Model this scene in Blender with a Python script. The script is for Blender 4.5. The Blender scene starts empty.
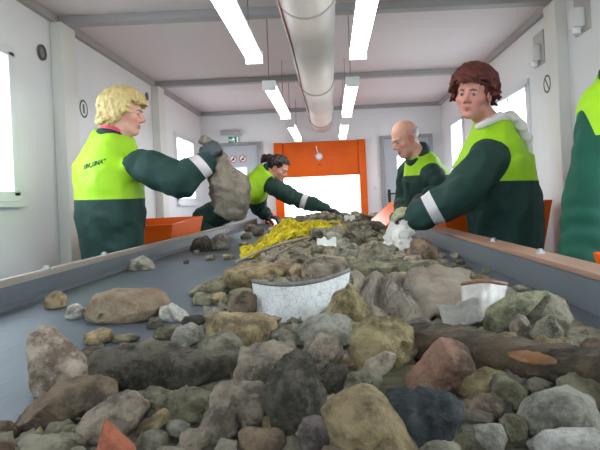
import bpy, bmesh, math, random
import numpy as np
from mathutils import Vector, Matrix, noise
from mathutils.bvhtree import BVHTree

C = bpy.context.scene.collection
FPX, U0, V0, ROLL, ZC = 560.0, 331.0, 200.0, 0.046, 1.05
cr, sr = math.cos(ROLL), math.sin(ROLL)
BELT, RAIL, CEIL, XL, XR, YB, YF = 0.76, 0.85, 2.35, -1.78, 1.59, 7.83, -1.3

def P(u, v, Y):
    dx, dz = (u-U0)/FPX*Y, (V0-v)/FPX*Y
    return Vector((dx*cr+dz*sr, Y, ZC-dx*sr+dz*cr))

# ------------------------------------------------------------------ materials
def srgb(r, g, b):
    f = lambda c: c/12.92 if c <= .04045 else ((c+.055)/1.055)**2.4
    return (f(r/255), f(g/255), f(b/255), 1)

MATS = {}
def mat(name, col, rough=.6, metal=0., col2=None, nscale=8., bump=0., bscale=40., spec=.5, stretch=None, detail=6, ramp=(.35, .65), emit=0., rnd=0., bdist=.01, col3=None):
    if name in MATS: return MATS[name]
    m = bpy.data.materials.new(name); m.use_nodes = True
    nt = m.node_tree; N = nt.nodes; L = nt.links
    b = N['Principled BSDF']
    b.inputs['Roughness'].default_value = rough; b.inputs['Metallic'].default_value = metal
    b.inputs['Specular IOR Level'].default_value = spec
    b.inputs['Base Color'].default_value = col
    tc = N.new('ShaderNodeTexCoord'); mp = N.new('ShaderNodeMapping')
    L.new(tc.outputs['Object'], mp.inputs['Vector'])
    if stretch: mp.inputs['Scale'].default_value = stretch
    if rnd:
        oi = N.new('ShaderNodeObjectInfo'); vm = N.new('ShaderNodeVectorMath'); vm.operation = 'SCALE'
        cb = N.new('ShaderNodeCombineXYZ')
        for k in range(3): L.new(oi.outputs['Random'], cb.inputs[k])
        L.new(cb.outputs[0], vm.inputs[0]); vm.inputs['Scale'].default_value = 37.0
        L.new(vm.outputs[0], mp.inputs['Location'])
    src = None
    if col2:
        n = N.new('ShaderNodeTexNoise'); n.inputs['Scale'].default_value = nscale; n.inputs['Detail'].default_value = detail
        n.inputs['Roughness'].default_value = .65
        L.new(mp.outputs[0], n.inputs['Vector'])
        r = N.new('ShaderNodeValToRGB'); r.color_ramp.elements[0].position = ramp[0]; r.color_ramp.elements[1].position = ramp[1]
        r.color_ramp.elements[0].color = col; r.color_ramp.elements[1].color = col2
        L.new(n.outputs['Fac'], r.inputs['Fac']); src = r.outputs['Color']
        if col3:
            n3 = N.new('ShaderNodeTexNoise'); n3.inputs['Scale'].default_value = nscale*4.3; n3.inputs['Detail'].default_value = 8
            L.new(mp.outputs[0], n3.inputs['Vector'])
            r3 = N.new('ShaderNodeValToRGB'); r3.color_ramp.elements[0].position = .56; r3.color_ramp.elements[1].position = .78; r3.color_ramp.elements[1].color = (.6, .6, .6, 1)
            L.new(n3.outputs['Fac'], r3.inputs['Fac'])
            mx = N.new('ShaderNodeMixRGB'); L.new(r3.outputs['Color'], mx.inputs['Fac']); L.new(src, mx.inputs['Color1'])
            mx.inputs['Color2'].default_value = col3; src = mx.outputs['Color']
        if rnd:
            hs = N.new('ShaderNodeHueSaturation'); L.new(src, hs.inputs['Color'])
            mr = N.new('ShaderNodeMapRange'); mr.inputs['To Min'].default_value = 1-rnd; mr.inputs['To Max'].default_value = 1+rnd
            L.new(oi.outputs['Random'], mr.inputs['Value']); L.new(mr.outputs[0], hs.inputs['Value']); src = hs.outputs['Color']
        L.new(src, b.inputs['Base Color'])
    if bump:
        n2 = N.new('ShaderNodeTexNoise'); n2.inputs['Scale'].default_value = bscale; n2.inputs['Detail'].default_value = 8
        n2.inputs['Roughness'].default_value = .7
        L.new(mp.outputs[0], n2.inputs['Vector'])
        bp = N.new('ShaderNodeBump'); bp.inputs['Strength'].default_value = bump; bp.inputs['Distance'].default_value = bdist
        L.new(n2.outputs['Fac'], bp.inputs['Height']); L.new(bp.outputs[0], b.inputs['Normal'])
    if emit:
        b.inputs['Emission Color'].default_value = col; b.inputs['Emission Strength'].default_value = emit
    MATS[name] = m
    return m

def glass_mat():
    if 'window_glass' in MATS: return MATS['window_glass']
    m = bpy.data.materials.new('window_glass'); m.use_nodes = True
    nt = m.node_tree; N = nt.nodes; L = nt.links
    N.remove(N['Principled BSDF']); out = N['Material Output']
    t = N.new('ShaderNodeBsdfTransparent'); t.inputs['Color'].default_value = (.93, .97, 1, 1)
    g = N.new('ShaderNodeBsdfGlossy'); g.inputs['Roughness'].default_value = .02
    mx = N.new('ShaderNodeMixShader'); mx.inputs[0].default_value = .05; L.new(t.outputs[0], mx.inputs[1]); L.new(g.outputs[0], mx.inputs[2])
    L.new(mx.outputs[0], out.inputs['Surface'])
    MATS['window_glass'] = m
    return m

# ------------------------------------------------------------------ linking
def tag(o, label=None, cat=None, group=None, kind=None):
    if label: o['label'] = label
    if cat: o['category'] = cat
    if group: o['group'] = group
    if kind: o['kind'] = kind
    return o

def empty(name, loc, label, cat, group=None):
    o = bpy.data.objects.new(name, None); C.objects.link(o); o.location = loc
    return tag(o, label, cat, group)

def link(name, me, m, parent=None, loc=None, smooth=None):
    """link a mesh given in world coordinates; its origin goes to loc (world)"""
    o = bpy.data.objects.new(name, me); C.objects.link(o)
    if m and not me.materials: me.materials.append(m)
    if loc is None:
        n = len(me.vertices)
        co = np.empty(n*3, 'f'); me.vertices.foreach_get('co', co); co = co.reshape(-1, 3)
        c = (co.min(0)+co.max(0))/2; loc = Vector((float(c[0]), float(c[1]), float(co[:, 2].min())))
    loc = Vector(loc)
    me.transform(Matrix.Translation(-loc))
    o.location = loc - (parent_world(parent) if parent else Vector((0, 0, 0)))
    if parent: o.parent = parent
    if smooth is not None:
        me.shade_smooth()
        if smooth < 180: me.set_sharp_from_angle(angle=math.radians(smooth))
    return o

def parent_world(p):
    w = Vector((0, 0, 0))
    while p: w = w + Vector(p.location); p = p.parent
    return w

def bm_obj(name, bm, m, parent=None, smooth=None, loc=None):
    me = bpy.data.meshes.new(name); bm.normal_update(); bm.to_mesh(me); bm.free()
    return link(name, me, m, parent, loc, smooth)

def arr_obj(name, verts, faces, m, parent=None, smooth=180, loc=None):
    me = bpy.data.meshes.new(name)
    me.from_pydata(np.asarray(verts, float).tolist(), [], np.asarray(faces).tolist() if not isinstance(faces, list) else faces)
    me.update()
    return link(name, me, m, parent, loc, smooth)

def struct(o):
    o['kind'] = 'structure'; return o

# ------------------------------------------------------------------ shapes
def bx(bm, x0, y0, z0, x1, y1, z1, bev=0.):
    r = bmesh.ops.create_cube(bm, size=1.0)
    vs = r['verts']
    bmesh.ops.scale(bm, vec=(abs(x1-x0), abs(y1-y0), abs(z1-z0)), verts=vs)
    bmesh.ops.translate(bm, vec=((x0+x1)/2, (y0+y1)/2, (z0+z1)/2), verts=vs)
    if bev:
        es = list({e for v in vs for e in v.link_edges})
        bmesh.ops.bevel(bm, geom=es, offset=bev, segments=2, affect='EDGES', profile=.7)
    return vs

def box(name, x0, y0, z0, x1, y1, z1, m, parent=None, bev=0., smooth=None):
    bm = bmesh.new(); bx(bm, x0, y0, z0, x1, y1, z1, bev)
    return bm_obj(name, bm, m, parent, 35 if bev else smooth)

def tube(bm, pts, r, seg=10, cap=True):
    pts = [Vector(p) for p in pts]; rs = r if isinstance(r, (list, tuple)) else [r]*len(pts)
    rings = []; prev = None
    for i, p in enumerate(pts):
        t = (pts[min(i+1, len(pts)-1)]-pts[max(i-1, 0)]).normalized()
        if prev is None:
            a = t.cross(Vector((0, 0, 1)))
            if a.length < .1: a = t.cross(Vector((1, 0, 0)))
            a.normalize()
        else:
            a = (prev - t*prev.dot(t)).normalized()
        prev = a; b = t.cross(a)
        rings.append([bm.verts.new(p+(a*math.cos(k*2*math.pi/seg)+b*math.sin(k*2*math.pi/seg))*rs[i]) for k in range(seg)])
    for i in range(len(rings)-1):
        for k in range(seg):
            bm.faces.new((rings[i][k], rings[i][(k+1) % seg], rings[i+1][(k+1) % seg], rings[i+1][k]))
    if cap:
        bm.faces.new(rings[0][::-1]); bm.faces.new(rings[-1])

def tube_obj(name, pts, r, m, parent=None, seg=10):
    bm = bmesh.new(); tube(bm, pts, r, seg); return bm_obj(name, bm, m, parent, 50)

def disc(bm, c, n, r, th, seg=24, r_in=0.):
    """disc or ring standing off a surface along n"""
    c = Vector(c); n = Vector(n).normalized()
    a = n.cross(Vector((0, 0, 1)))
    if a.length < .1: a = Vector((1, 0, 0))
    a.normalize(); b = n.cross(a)
    def ring(rad, off): return [bm.verts.new(c+n*off+(a*math.cos(2*math.pi*k/seg)+b*math.sin(2*math.pi*k/seg))*rad) for k in range(seg)]
    o0, o1 = ring(r, 0), ring(r, th)
    if r_in: i0, i1 = ring(r_in, 0), ring(r_in, th)
    for k in range(seg):
        j = (k+1) % seg
        bm.faces.new((o0[k], o0[j], o1[j], o1[k]))
        if r_in:
            bm.faces.new((i0[j], i0[k], i1[k], i1[j])); bm.faces.new((o1[k], o1[j], i1[j], i1[k])); bm.faces.new((o0[j], o0[k], i0[k], i0[j]))
    if not r_in: bm.faces.new(o1); bm.faces.new(o0[::-1])

def wall_with_holes(name, axis, pos, th, a0, a1, z0, z1, holes, m):
    """axis 'x': a wall in the plane x=pos..pos+th along y; 'y': a wall in plane y"""
    bm = bmesh.new()
    As = sorted({a0, a1, *[h[0] for h in holes], *[h[1] for h in holes]}); Zs = sorted({z0, z1, *[h[2] for h in holes], *[h[3] for h in holes]})
    for i in range(len(As)-1):
        for j in range(len(Zs)-1):
            ac, zc = (As[i]+As[i+1])/2, (Zs[j]+Zs[j+1])/2
            if any(h[0] < ac < h[1] and h[2] < zc < h[3] for h in holes): continue
            if axis == 'x': bx(bm, pos, As[i], Zs[j], pos+th, As[i+1], Zs[j+1])
            else: bx(bm, As[i], pos, Zs[j], As[i+1], pos+th, Zs[j+1])
    bmesh.ops.remove_doubles(bm, verts=bm.verts, dist=1e-5)
    dup = {}
    for f in bm.faces: dup.setdefault(frozenset(f.verts), []).append(f)
    bmesh.ops.delete(bm, geom=[f for fs in dup.values() if len(fs) > 1 for f in fs], context='FACES_ONLY')
    return struct(bm_obj(name, bm, m))

# ------------------------------------------------------------------ signed distance modelling
def V3(p): return np.array([p[0], p[1], p[2]], 'f')
def smin(a, b, k):
    if k <= 0: return np.minimum(a, b)
    h = np.clip(.5+.5*(b-a)/k, 0, 1); return b+(a-b)*h-k*h*(1-h)
def s_cap(Q, a, b, ra, rb):
    a, b = V3(a), V3(b); ab = b-a; t = np.clip(((Q-a)@ab)/max(float(ab@ab), 1e-9), 0, 1)
    return np.linalg.norm(Q-a-t[..., None]*ab, axis=-1)-(ra+(rb-ra)*t)
def s_chain(Q, pts, rs):
    return np.min([s_cap(Q, pts[i], pts[i+1], rs[i], rs[i+1]) for i in range(len(pts)-1)], axis=0)
def s_ell(Q, c, r, R=None):
    q = Q-V3(c)
    if R is not None: q = q@R
    r = np.array(r, 'f'); k0 = np.linalg.norm(q/r, axis=-1); k1 = np.linalg.norm(q/(r*r), axis=-1)
    return k0*(k0-1)/np.maximum(k1, 1e-6)
def s_loft(Q, pts, wid, dep, sides, capl=.06, ex=2.4):
    best = None
    for i in range(len(pts)-1):
        a, b = V3(pts[i]), V3(pts[i+1]); ab = b-a; L = float(np.linalg.norm(ab)); ax = ab/L
        t = np.clip(((Q-a)@ab)/(L*L), 0, 1)
        sd = V3(sides[i])[None]*(1-t[..., None])+V3(sides[i+1])[None]*t[..., None] if Q.ndim == 2 else V3(sides[i])*(1-t[..., None])+V3(sides[i+1])*t[..., None]
        sd = sd-(sd@ax)[..., None]*ax; sd = sd/np.linalg.norm(sd, axis=-1, keepdims=True)
        w = wid[i]+(wid[i+1]-wid[i])*t; d = dep[i]+(dep[i+1]-dep[i])*t
        q = Q-a-t[..., None]*ab
        s = np.sum(q*sd, -1); al = q@ax; fr = np.sum(q*np.cross(np.broadcast_to(ax, sd.shape), sd), -1)
        g = (np.abs(s/w)**ex+np.abs(fr/d)**ex+np.abs(al/capl)**ex)**(1/ex)
        dd = (g-1)*np.minimum(np.minimum(w, d), 10)
        best = dd if best is None else np.minimum(best, dd)
    return best
def waves(Q, seed, k, n=7, aniso=(1, 1, 1)):
    r = np.random.RandomState(seed); out = 0
    for i in range(n):
        d = r.normal(size=3)*np.array(aniso); d = d/np.linalg.norm(d)*k*r.uniform(.6, 1.5)
        out = out+np.sin(Q@d.astype('f')+r.uniform(0, 6.28))
    return out/math.sqrt(n)
def folds(Q, seed, k, aniso=(1, 1, 1)):
    w = waves(Q, seed, k, 4, aniso)+.35*waves(Q, seed+7, k*2.1, 4)
    return 1-np.abs(w)*1.1

class Field:
    def __init__(s, ax, ay, az):
        s.ax = [np.asarray(a, 'f') for a in (ax, ay, az)]; s.D = np.full([len(a) for a in s.ax], .5, 'f')
    @classmethod
    def cube(c, lo, hi, h): return c(*[np.arange(lo[i], hi[i]+h, h) for i in range(3)])
    def sub(s, lo, hi):
        sl = tuple(slice(max(0, int(np.searchsorted(s.ax[i], lo[i]))-1), int(np.searchsorted(s.ax[i], hi[i]))+1) for i in range(3))
        Q = np.stack(np.meshgrid(*[s.ax[i][sl[i]] for i in range(3)], indexing='ij'), -1)
        return sl, Q
    def add(s, fn, lo, hi, k=.01, mode='u', pad=.03):
        lo = [l-pad for l in lo]; hi = [h+pad for h in hi]
        sl, Q = s.sub(lo, hi)
        if Q.size == 0: return
        d = fn(Q); d0 = s.D[sl]
        s.D[sl] = smin(d0, d, k) if mode == 'u' else -smin(-d0, d, k)
    def cap(s, a, b, ra, rb=None, k=.01, mode='u'):
        rb = ra if rb is None else rb; r = max(ra, rb)
        s.add(lambda Q: s_cap(Q, a, b, ra, rb), [min(a[i], b[i])-r for i in range(3)], [max(a[i], b[i])+r for i in range(3)], k, mode)
    def chain(s, pts, rs, k=.01):
        for i in range(len(pts)-1): s.cap(pts[i], pts[i+1], rs[i], rs[i+1], k)
    def ell(s, c, r, R=None, k=.01, mode='u'):
        m = max(r); s.add(lambda Q: s_ell(Q, c, r, R), [c[i]-m for i in range(3)], [c[i]+m for i in range(3)], k, mode)
    def all(s, fn):
        _, Q = s.sub([-99]*3, [99]*3); s.D = fn(Q, s.D).astype('f')
    def mesh(s):
        D = s.D; S = D < 0; nx, ny, nz = D.shape
        cnt = np.zeros((nx-1, ny-1, nz-1), 'i'); acc = np.zeros((nx-1, ny-1, nz-1, 3), 'f')
        n = [nx, ny, nz]
        G = np.meshgrid(*s.ax, indexing='ij')
        E = []
        for d in range(3):
            a = [slice(None)]*3; b = [slice(None)]*3; a[d] = slice(0, -1); b[d] = slice(1, None); a, b = tuple(a), tuple(b)
            cross = S[a] != S[b]; idx = np.argwhere(cross)
            da, db = D[a][cross], D[b][cross]; t = (da/(da-db))[:, None]
            ii = tuple(idx.T); jj = list(ii); jj[d] = jj[d]+1; jj = tuple(jj)
            pa = np.stack([g[ii] for g in G], -1); pb = np.stack([g[jj] for g in G], -1); p = pa+(pb-pa)*t
            o = [i for i in range(3) if i != d]
            for s1 in (0, 1):
                for s2 in (0, 1):
                    c = idx.copy(); c[:, o[0]] -= s1; c[:, o[1]] -= s2
                    ok = np.all((c >= 0) & (c < np.array(n)-1), axis=1); cc = tuple(c[ok].T)
                    np.add.at(cnt, cc, 1); np.add.at(acc, cc, p[ok])
            E.append((d, o, idx, S[a][cross]))
        vid = np.full(cnt.shape, -1, 'i'); has = cnt > 0; vid[has] = np.arange(has.sum())
        V = acc[has]/cnt[has][:, None]
        Fs = []
        for d, o, idx, ins in E:
            ok = np.all((idx[:, o] >= 1), axis=1) & (idx[:, o[0]] < n[o[0]]-1) & (idx[:, o[1]] < n[o[1]]-1)
            idx, ins = idx[ok], ins[ok]
            def at(s1, s2):
                c = idx.copy(); c[:, o[0]] -= s1; c[:, o[1]] -= s2; return vid[tuple(c.T)]
            q = np.stack([at(1, 1), at(0, 1), at(0, 0), at(1, 0)], 1)
            flip = ins if d != 1 else ~ins
            q[~flip] = q[~flip][:, ::-1]
            Fs.append(q)
        Fq = np.concatenate(Fs)
        return V, Fq

def tri(Fq): return np.concatenate([Fq[:, [0, 1, 2]], Fq[:, [0, 2, 3]]])
def split(V, T, f):
    """cut a triangle mesh along f=0 -> (part f<0, part f>=0)"""
    V = list(map(tuple, V)); f = list(map(float, f)); cache = {}
    A, B = [], []
    def mid(i, j):
        key = (min(i, j), max(i, j))
        if key not in cache:
            t = f[i]/(f[i]-f[j]); t = min(max(t, .001), .999)
            cache[key] = len(V); V.append(tuple(V[i][c]+(V[j][c]-V[i][c])*t for c in range(3))); f.append(0.)
        return cache[key]
    for tr in T.tolist():
        sg = [f[i] < 0 for i in tr]
        if all(sg): A.append(tr)
        elif not any(sg): B.append(tr)
        else:
            odd = [k for k in range(3) if sg.count(sg[k]) == 1][0]
            i, j, k = tr[odd], tr[(odd+1) % 3], tr[(odd+2) % 3]; p, q = mid(i, j), mid(i, k)
            one, two = (A, B) if sg[odd] else (B, A)
            one.append([i, p, q]); two += [[p, j, k], [p, k, q]]
    V = np.array(V, 'f')
    def comp(T):
        if not T: return np.zeros((0, 3)), np.zeros((0, 3), int)
        T = np.array(T); u, inv = np.unique(T, return_inverse=True); return V[u], inv.reshape(T.shape)
    return comp(A), comp(B)
def laplace(V, T, it=2, lam=.5):
    e = np.concatenate([T[:, [0, 1]], T[:, [1, 2]], T[:, [2, 0]]])
    for _ in range(it):
        s = np.zeros_like(V); c = np.zeros(len(V), 'f')
        np.add.at(s, e[:, 0], V[e[:, 1]]); np.add.at(c, e[:, 0], 1); np.add.at(s, e[:, 1], V[e[:, 0]]); np.add.at(c, e[:, 1], 1)
        V = V+lam*(s/np.maximum(c, 1)[:, None]-V)
    return V
# ------------------------------------------------------------------ people
def outward(V, F):
    T = tri(F) if F.shape[1] == 4 else F
    vol = np.sum(np.einsum('ij,ij->i', V[T[:, 0]], np.cross(V[T[:, 1]], V[T[:, 2]])))
    return F if vol > 0 else F[:, ::-1]

def frame(fwd, up=(0, 0, 1), roll=0.):
    y = Vector(fwd).normalized(); u = Vector(up)
    z = (u-y*u.dot(y)).normalized(); x = y.cross(z)
    if roll:
        q = Matrix.Rotation(roll, 3, y); x = q@x; z = q@z
    return np.array([[x.x, y.x, z.x], [x.y, y.y, z.y], [x.z, y.z, z.z]], 'f')

def axis(lo, hi, f0, f1, fine, coarse):
    a = list(np.arange(lo, f0, coarse))+list(np.arange(f0, f1, fine))+list(np.arange(f1, hi+coarse, coarse))
    return np.array(a, 'f')

def skin_material(name, base, lip, blush):
    if name in MATS: return MATS[name]
    m = mat(name, base, .5, col2=tuple(c*.86 for c in base[:3])+(1,), nscale=30, bump=.15, bscale=150, spec=.35)
    nt = m.node_tree; N = nt.nodes; L = nt.links; b = N['Principled BSDF']
    src = b.inputs['Base Color'].links[0].from_socket
    at = N.new('ShaderNodeAttribute'); at.attribute_name = 'tone'
    sp = N.new('ShaderNodeSeparateColor'); L.new(at.outputs['Color'], sp.inputs[0])
    for k, c in ((0, lip), (1, blush)):
        mx = N.new('ShaderNodeMixRGB'); L.new(sp.outputs[k], mx.inputs['Fac']); L.new(src, mx.inputs['Color1']); mx.inputs['Color2'].default_value = c
        src = mx.outputs['Color']
    L.new(src, b.inputs['Base Color'])
    b.inputs['Subsurface Weight'].default_value = .0
    return m

def hand_caps(wrist, d, n, curl, thumb_side, s=1.):
    """finger chains from a wrist: d along the hand, n out of the back of the hand"""
    d = Vector(d).normalized(); n = Vector(n); n = (n-d*n.dot(d)).normalized(); x = d.cross(n)*thumb_side
    W = Vector(wrist); out = []
    for k, (off, ln) in enumerate(((.030, .070), (.010, .080), (-.011, .073), (-.031, .057))):
        kn = W+d*(.088-.004*abs(k-1))*s+x*off*s
        out.append(([W+x*off*.45*s, kn], [.017*s, .0135*s]))
        p = kn; ang = 0; pts = [p]
        for q, fr in enumerate((.42, .32, .26)):
            ang += curl*(.75, 1.1, .8)[q]*(1+.08*k)
            dd = d*math.cos(ang)-n*math.sin(ang)+x*(.06*(1.5-k))*(1-min(1, ang))
            p = p+dd.normalized()*ln*fr*s; pts.append(p)
        out.append((pts, [.0125*s, .0115*s, .0105*s, .0095*s]))
    t0 = W+x*.022*s+d*.02*s-n*.006*s; t1 = t0+(x*.75+d*.6-n*.3).normalized()*.045*s
    t2 = t1+(x*.25+d*.9-n*(.3+curl*.4)).normalized()*.033*s; t3 = t2+(d*.85-x*.1-n*(.4+curl*.5)).normalized()*.027*s
    out.append(([t0, t1, t2, t3], [.018*s, .0145*s, .0125*s, .0105*s]))
    return out

def glove(name, wrist, prev, d, n, curl, side, m, parent, label=None, s=1.12):
    ch = hand_caps(wrist, d, n, curl, side, s)
    pts = [p for c in ch for p in c[0]]+[Vector(wrist), Vector(prev)]
    F = Field.cube([min(p[i] for p in pts)-.03 for i in range(3)], [max(p[i] for p in pts)+.03 for i in range(3)], .0045)
    cuff0 = Vector(wrist)+(Vector(prev)-Vector(wrist)).normalized()*.08
    F.cap(wrist, cuff0, .034*s, .042*s, .01)
    for p, r in ch: F.chain(p, r, .006)
    _, Q = F.sub([-99]*3, [99]*3)
    F.D += (.0014*folds(Q, 5, 160)).astype('f')
    V, Fq = F.mesh(); Fq = outward(V, Fq)
    o = arr_obj(name, V, Fq, m, parent)
    if label: o['label'] = label
    return o

def person(p):
    """p: pose and looks, joints in world space; returns the person's Empty"""
    J = p['J']; M = p['mats']
    ft = Vector(J['pelvis']); root = empty('person', (ft.x, ft.y, 0), p['label'], 'person', p.get('group'))
    S = p.get('hs', 1.); R = frame(p['face'], p.get('up', (0, 0, 1)), p.get('roll', 0.)); O = Vector(J['head'])
    H = lambda x, y, z: O+Vector((R@np.array([x*S, y*S, z*S], 'f')).tolist())
    fwd = Vector(p['fwd']).normalized(); side = fwd.cross(Vector((0, 0, 1))).normalized()      # the person's right
    spine = [J['pelvis'], J['waist'], J['chest'], J['neck']]
    # ---- body: one skin
    allp = [Vector(J[k]) for k in J]+[H(0, 0, .15), H(0, .15, 0), H(0, -.15, 0)]
    feet = []
    for sgn, k in ((1, 'r'), (-1, 'l')):
        hip = Vector(J['pelvis'])+side*.09*sgn+Vector((0, 0, -.03))
        f = Vector(p['feet'][k]); kn = hip.lerp(Vector((f.x, f.y, .09)), .5)+fwd*.03
        feet.append((hip, kn, Vector((f.x, f.y, .09)))); allp += [f, hip]
    lo = [min(q[i] for q in allp)-.2 for i in range(3)]; hi = [max(q[i] for q in allp)+.2 for i in range(3)]; lo[2] = 0.
    fl = [O[i]-.155*S for i in range(3)]; fh = [O[i]+.155*S for i in range(3)]
    F = Field(*[axis(lo[i], hi[i], fl[i], fh[i], p.get('hres', .0042), .015) for i in range(3)])
    hr = Matrix(R.tolist())
    e = lambda c, r, k=.012, mode='u': F.ell(H(*c), [q*S for q in r], R, k*S, mode)
    e((0, -.012, .042), (.078, .098, .088))
    e((0, .022, -.03), (.061, .070, .082), .03)
    e((0, .03, -.062), (.050, .056, .050), .02)
    e((0, .072, -.096), (.022, .020, .018), .025)
    for q in (1, -1):
        F.cap(H(.014*q, .086, .026), H(.044*q, .070, .026), .011*S, .010*S, .014*S)
        e((.046*q, .056, -.022), (.024, .026, .022), .022)
        e((.031*q, .098, .006), (.017, .017, .012), .010, 's')
        e((.013*q, .098, -.031), (.0095, .011, .0085), .006)
        F.cap(H(.0, .0925, -.0590), H(.024*q, .080, -.0625), .0062*S, .0035*S, .004*S)
        F.cap(H(.0, .0905, -.0700), H(.022*q, .080, -.0675), .0070*S, .0035*S, .004*S)
        e((.079*q, -.008, -.006), (.010, .021, .033), .006)
        e((.084*q, -.004, -.002), (.006, .011, .018), .004, 's')
        F.cap(H(.021*q, .0825, .0145), H(.043*q, .0765, .0115), .0082*S, .0075*S, .004*S)
        F.cap(H(.021*q, .0815, -.0035), H(.043*q, .0755, -.0035), .0065*S, .006*S, .004*S)
    F.cap(H(0, .088, .014), H(0, .110, -.022), .0085*S, .0130*S, .010*S)
    if p.get('heavy'):
        e((0, .045, -.093), (.036, .038, .024), .03)
        for q in (1, -1): e((.036*q, .045, -.066), (.020, .028, .026), .025)
    nb = Vector(J['neck'])
    F.cap(H(0, -.02, -.05), nb, .056*S, .066, .03)
    F.add(lambda Q: s_loft(Q, spine, [.15, .135, .16, .10], [.105, .10, .115, .08], [side]*4, .06), lo, [hi[0], hi[1], nb.z+.1], .04)
    for k, sg in (('r', 1), ('l', -1)):
        a, b, c, d = [Vector(J[k+q]) for q in ('sh', 'el', 'wr', 'ha')]
        F.chain([a, b, c, c.lerp(d, .4)], [.055, .043, .022, .012], .02)
    for hip, kn, an in feet:
        F.chain([hip, kn, an], [.085, .058, .042], .03); F.cap(an-Vector((0, 0, .04)), an+fwd*.15-Vector((0, 0, .05)), .038, .034, .02)
    V, Fq = F.mesh(); Fq = outward(V, Fq)
    sk = skin_material('skin_'+p['key'], p['skin'], p['lip'], p['blush'])
    # tone attribute: lips (r), cheeks and nose (g)
    loc = (V-np.array(O))@R/S
    g = lambda c, r: np.exp(-np.sum(((loc-np.array(c))/np.array(r))**2, 1))
    lips = np.clip(1.5*(g((0, .09, -.0585), (.024, .025, .0055))+g((0, .09, -.0700), (.021, .025, .0055))), 0, 1)
    cheek = np.clip(g((.045, .06, -.025), (.022, .03, .02))+g((-.045, .06, -.025), (.022, .03, .02))+.35*g((0, .12, -.02), (.02, .03, .02))+.7*(g((.08, 0, 0), (.02, .03, .04))+g((-.08, 0, 0), (.02, .03, .04))), 0, 1)
    me = bpy.data.meshes.new('body'); me.from_pydata(V.tolist(), [], Fq.tolist()); me.update()
    at = me.color_attributes.new('tone', 'FLOAT_COLOR', 'POINT')
    at.data.foreach_set('color', np.stack([lips, cheek, lips*0, lips*0+1], 1).astype('f').ravel())
    body = link('body', me, sk, root, ft, 180)
    # ---- eyes, brows
    for q in (1, -1):
        bm = bmesh.new(); bmesh.ops.create_uvsphere(bm, u_segments=20, v_segments=14, radius=.0122*S)
        lk = Vector((R@np.array(p.get('gaze', (0, 1, 0)), 'f')).tolist()).normalized()
        mi = {0: 0}
        for f in bm.faces:
            f.material_index = 0
        bmesh.ops.rotate(bm, cent=(0, 0, 0), matrix=Vector((0, 0, 1)).rotation_difference(lk).to_matrix(), verts=bm.verts)
        for f in bm.faces:
            a = f.calc_center_median().normalized().angle(lk)
            f.material_index = 2 if a < .26 else 1 if a < .58 else 0
        c = H(.031*q, .0785, .0045); bmesh.ops.translate(bm, vec=c, verts=bm.verts)
        o = bm_obj('eye', bm, mat('eye_white', srgb(158, 144, 136), .3), body, 180, c)
        o.data.materials.append(mat('iris', p.get('iris', srgb(62, 68, 66)), .3)); o.data.materials.append(mat('pupil', srgb(14, 12, 12), .2))
        if p.get('brow'):
            bm = bmesh.new(); tube(bm, [H(.013*q, .0975, .0235), H(.03*q, .0925, .029), H(.047*q, .078, .0235)], [.0035*S, .0042*S, .002*S], 8)
            bm_obj('eyebrow', bm, p['brow'], body, 180)
    # ---- hair
    if p.get('hair'): p['hair'](root, body, H, R, S, p)
    # ---- jacket and what is sewn to it
    w, d = p['jw'], p['jd']
    jl = [J['hem'], J['waist'], J['chest'], J['neck']]
    arms = {}
    for k in 'rl':
        a, b, c = [Vector(J[k+q]) for q in ('sh', 'el', 'wr')]
        arms[k] = ([a, b, b.lerp(c, p.get('sl', .93))], [p['ar'][0], p['ar'][1], p['ar'][2]])
    jp = [Vector(q) for q in jl]+[q for k in arms for q in arms[k][0]]
    F = Field.cube([min(q[i] for q in jp)-.2 for i in range(3)], [max(q[i] for q in jp)+.2 for i in range(3)], p.get('jres', .0105))
    tors = lambda Q: s_loft(Q, jl, w, d, [side]*4, .05)
    arm = lambda Q, k: s_chain(Q, *arms[k])
    _, Q = F.sub([-99]*3, [99]*3)
    D = tors(Q)
    for k in 'rl': D = smin(D, arm(Q, k), p.get('ak', .035))
    sd = p.get('seed', 3)
    D = D-.012*np.clip(folds(Q, sd, 17, (1, 1, .4)), -1, 1)*p.get('fold', 1.)-.0035*np.clip(folds(Q, sd+3, 48, (1, 1, .5)), -1, 1)*p.get('fold', 1.)
    for k in 'rl':                                                   # creases running round the sleeves
        a, b, c = arms[k][0]
        for (u, v) in ((a, b), (b, c)):
            ax = V3((v-u).normalized()); t = (Q-V3(u))@ax
            near = np.clip(1-np.abs(s_cap(Q, u, v, .06, .06))/.05, 0, 1)
            D = D-.0055*near*p.get('fold', 1.)*np.sin(t*70+waves(Q, sd+9, 16, 4)*2.6)
    nk = V3(nb); cut = p.get('neckcut')
    F.D = D.astype('f')
    V, Fq = F.mesh(); T = tri(outward(V, Fq)); V = laplace(V, T, 2, .4)
    dt = tors(V); dr, dl = arm(V, 'r'), arm(V, 'l'); da = np.minimum(dr, dl)
    yp, yn = V3(p['yoke'][0]), V3(Vector(p['yoke'][1]).normalized())
    below = -((V-yp)@yn)
    f = np.maximum(below, dt-da+p.get('yb', .0))
    if p.get('yoke_fn'): f = np.maximum(below, p['yoke_fn'](V))
    A, B = split(V, T, f)
    bnd = []
    for k in p.get('bands', ''):                                     # reflective bands on the forearms
        a, b, c = [Vector(J[k+q]) for q in ('sh', 'el', 'wr')]
        ax = (c-b).normalized(); c = b.lerp(c, p.get('bandpos', .72)); vb = np.asarray(B[0], 'f')
        fb = np.maximum(np.abs((vb-V3(c))@V3(ax))-.026, np.linalg.norm(vb-V3(c), axis=1)-.17)
        q, B = split(vb, np.asarray(B[1]), fb); bnd.append(q)
    jk = arr_obj('jacket', B[0], B[1], M['green'], root, 180, ft)
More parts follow.
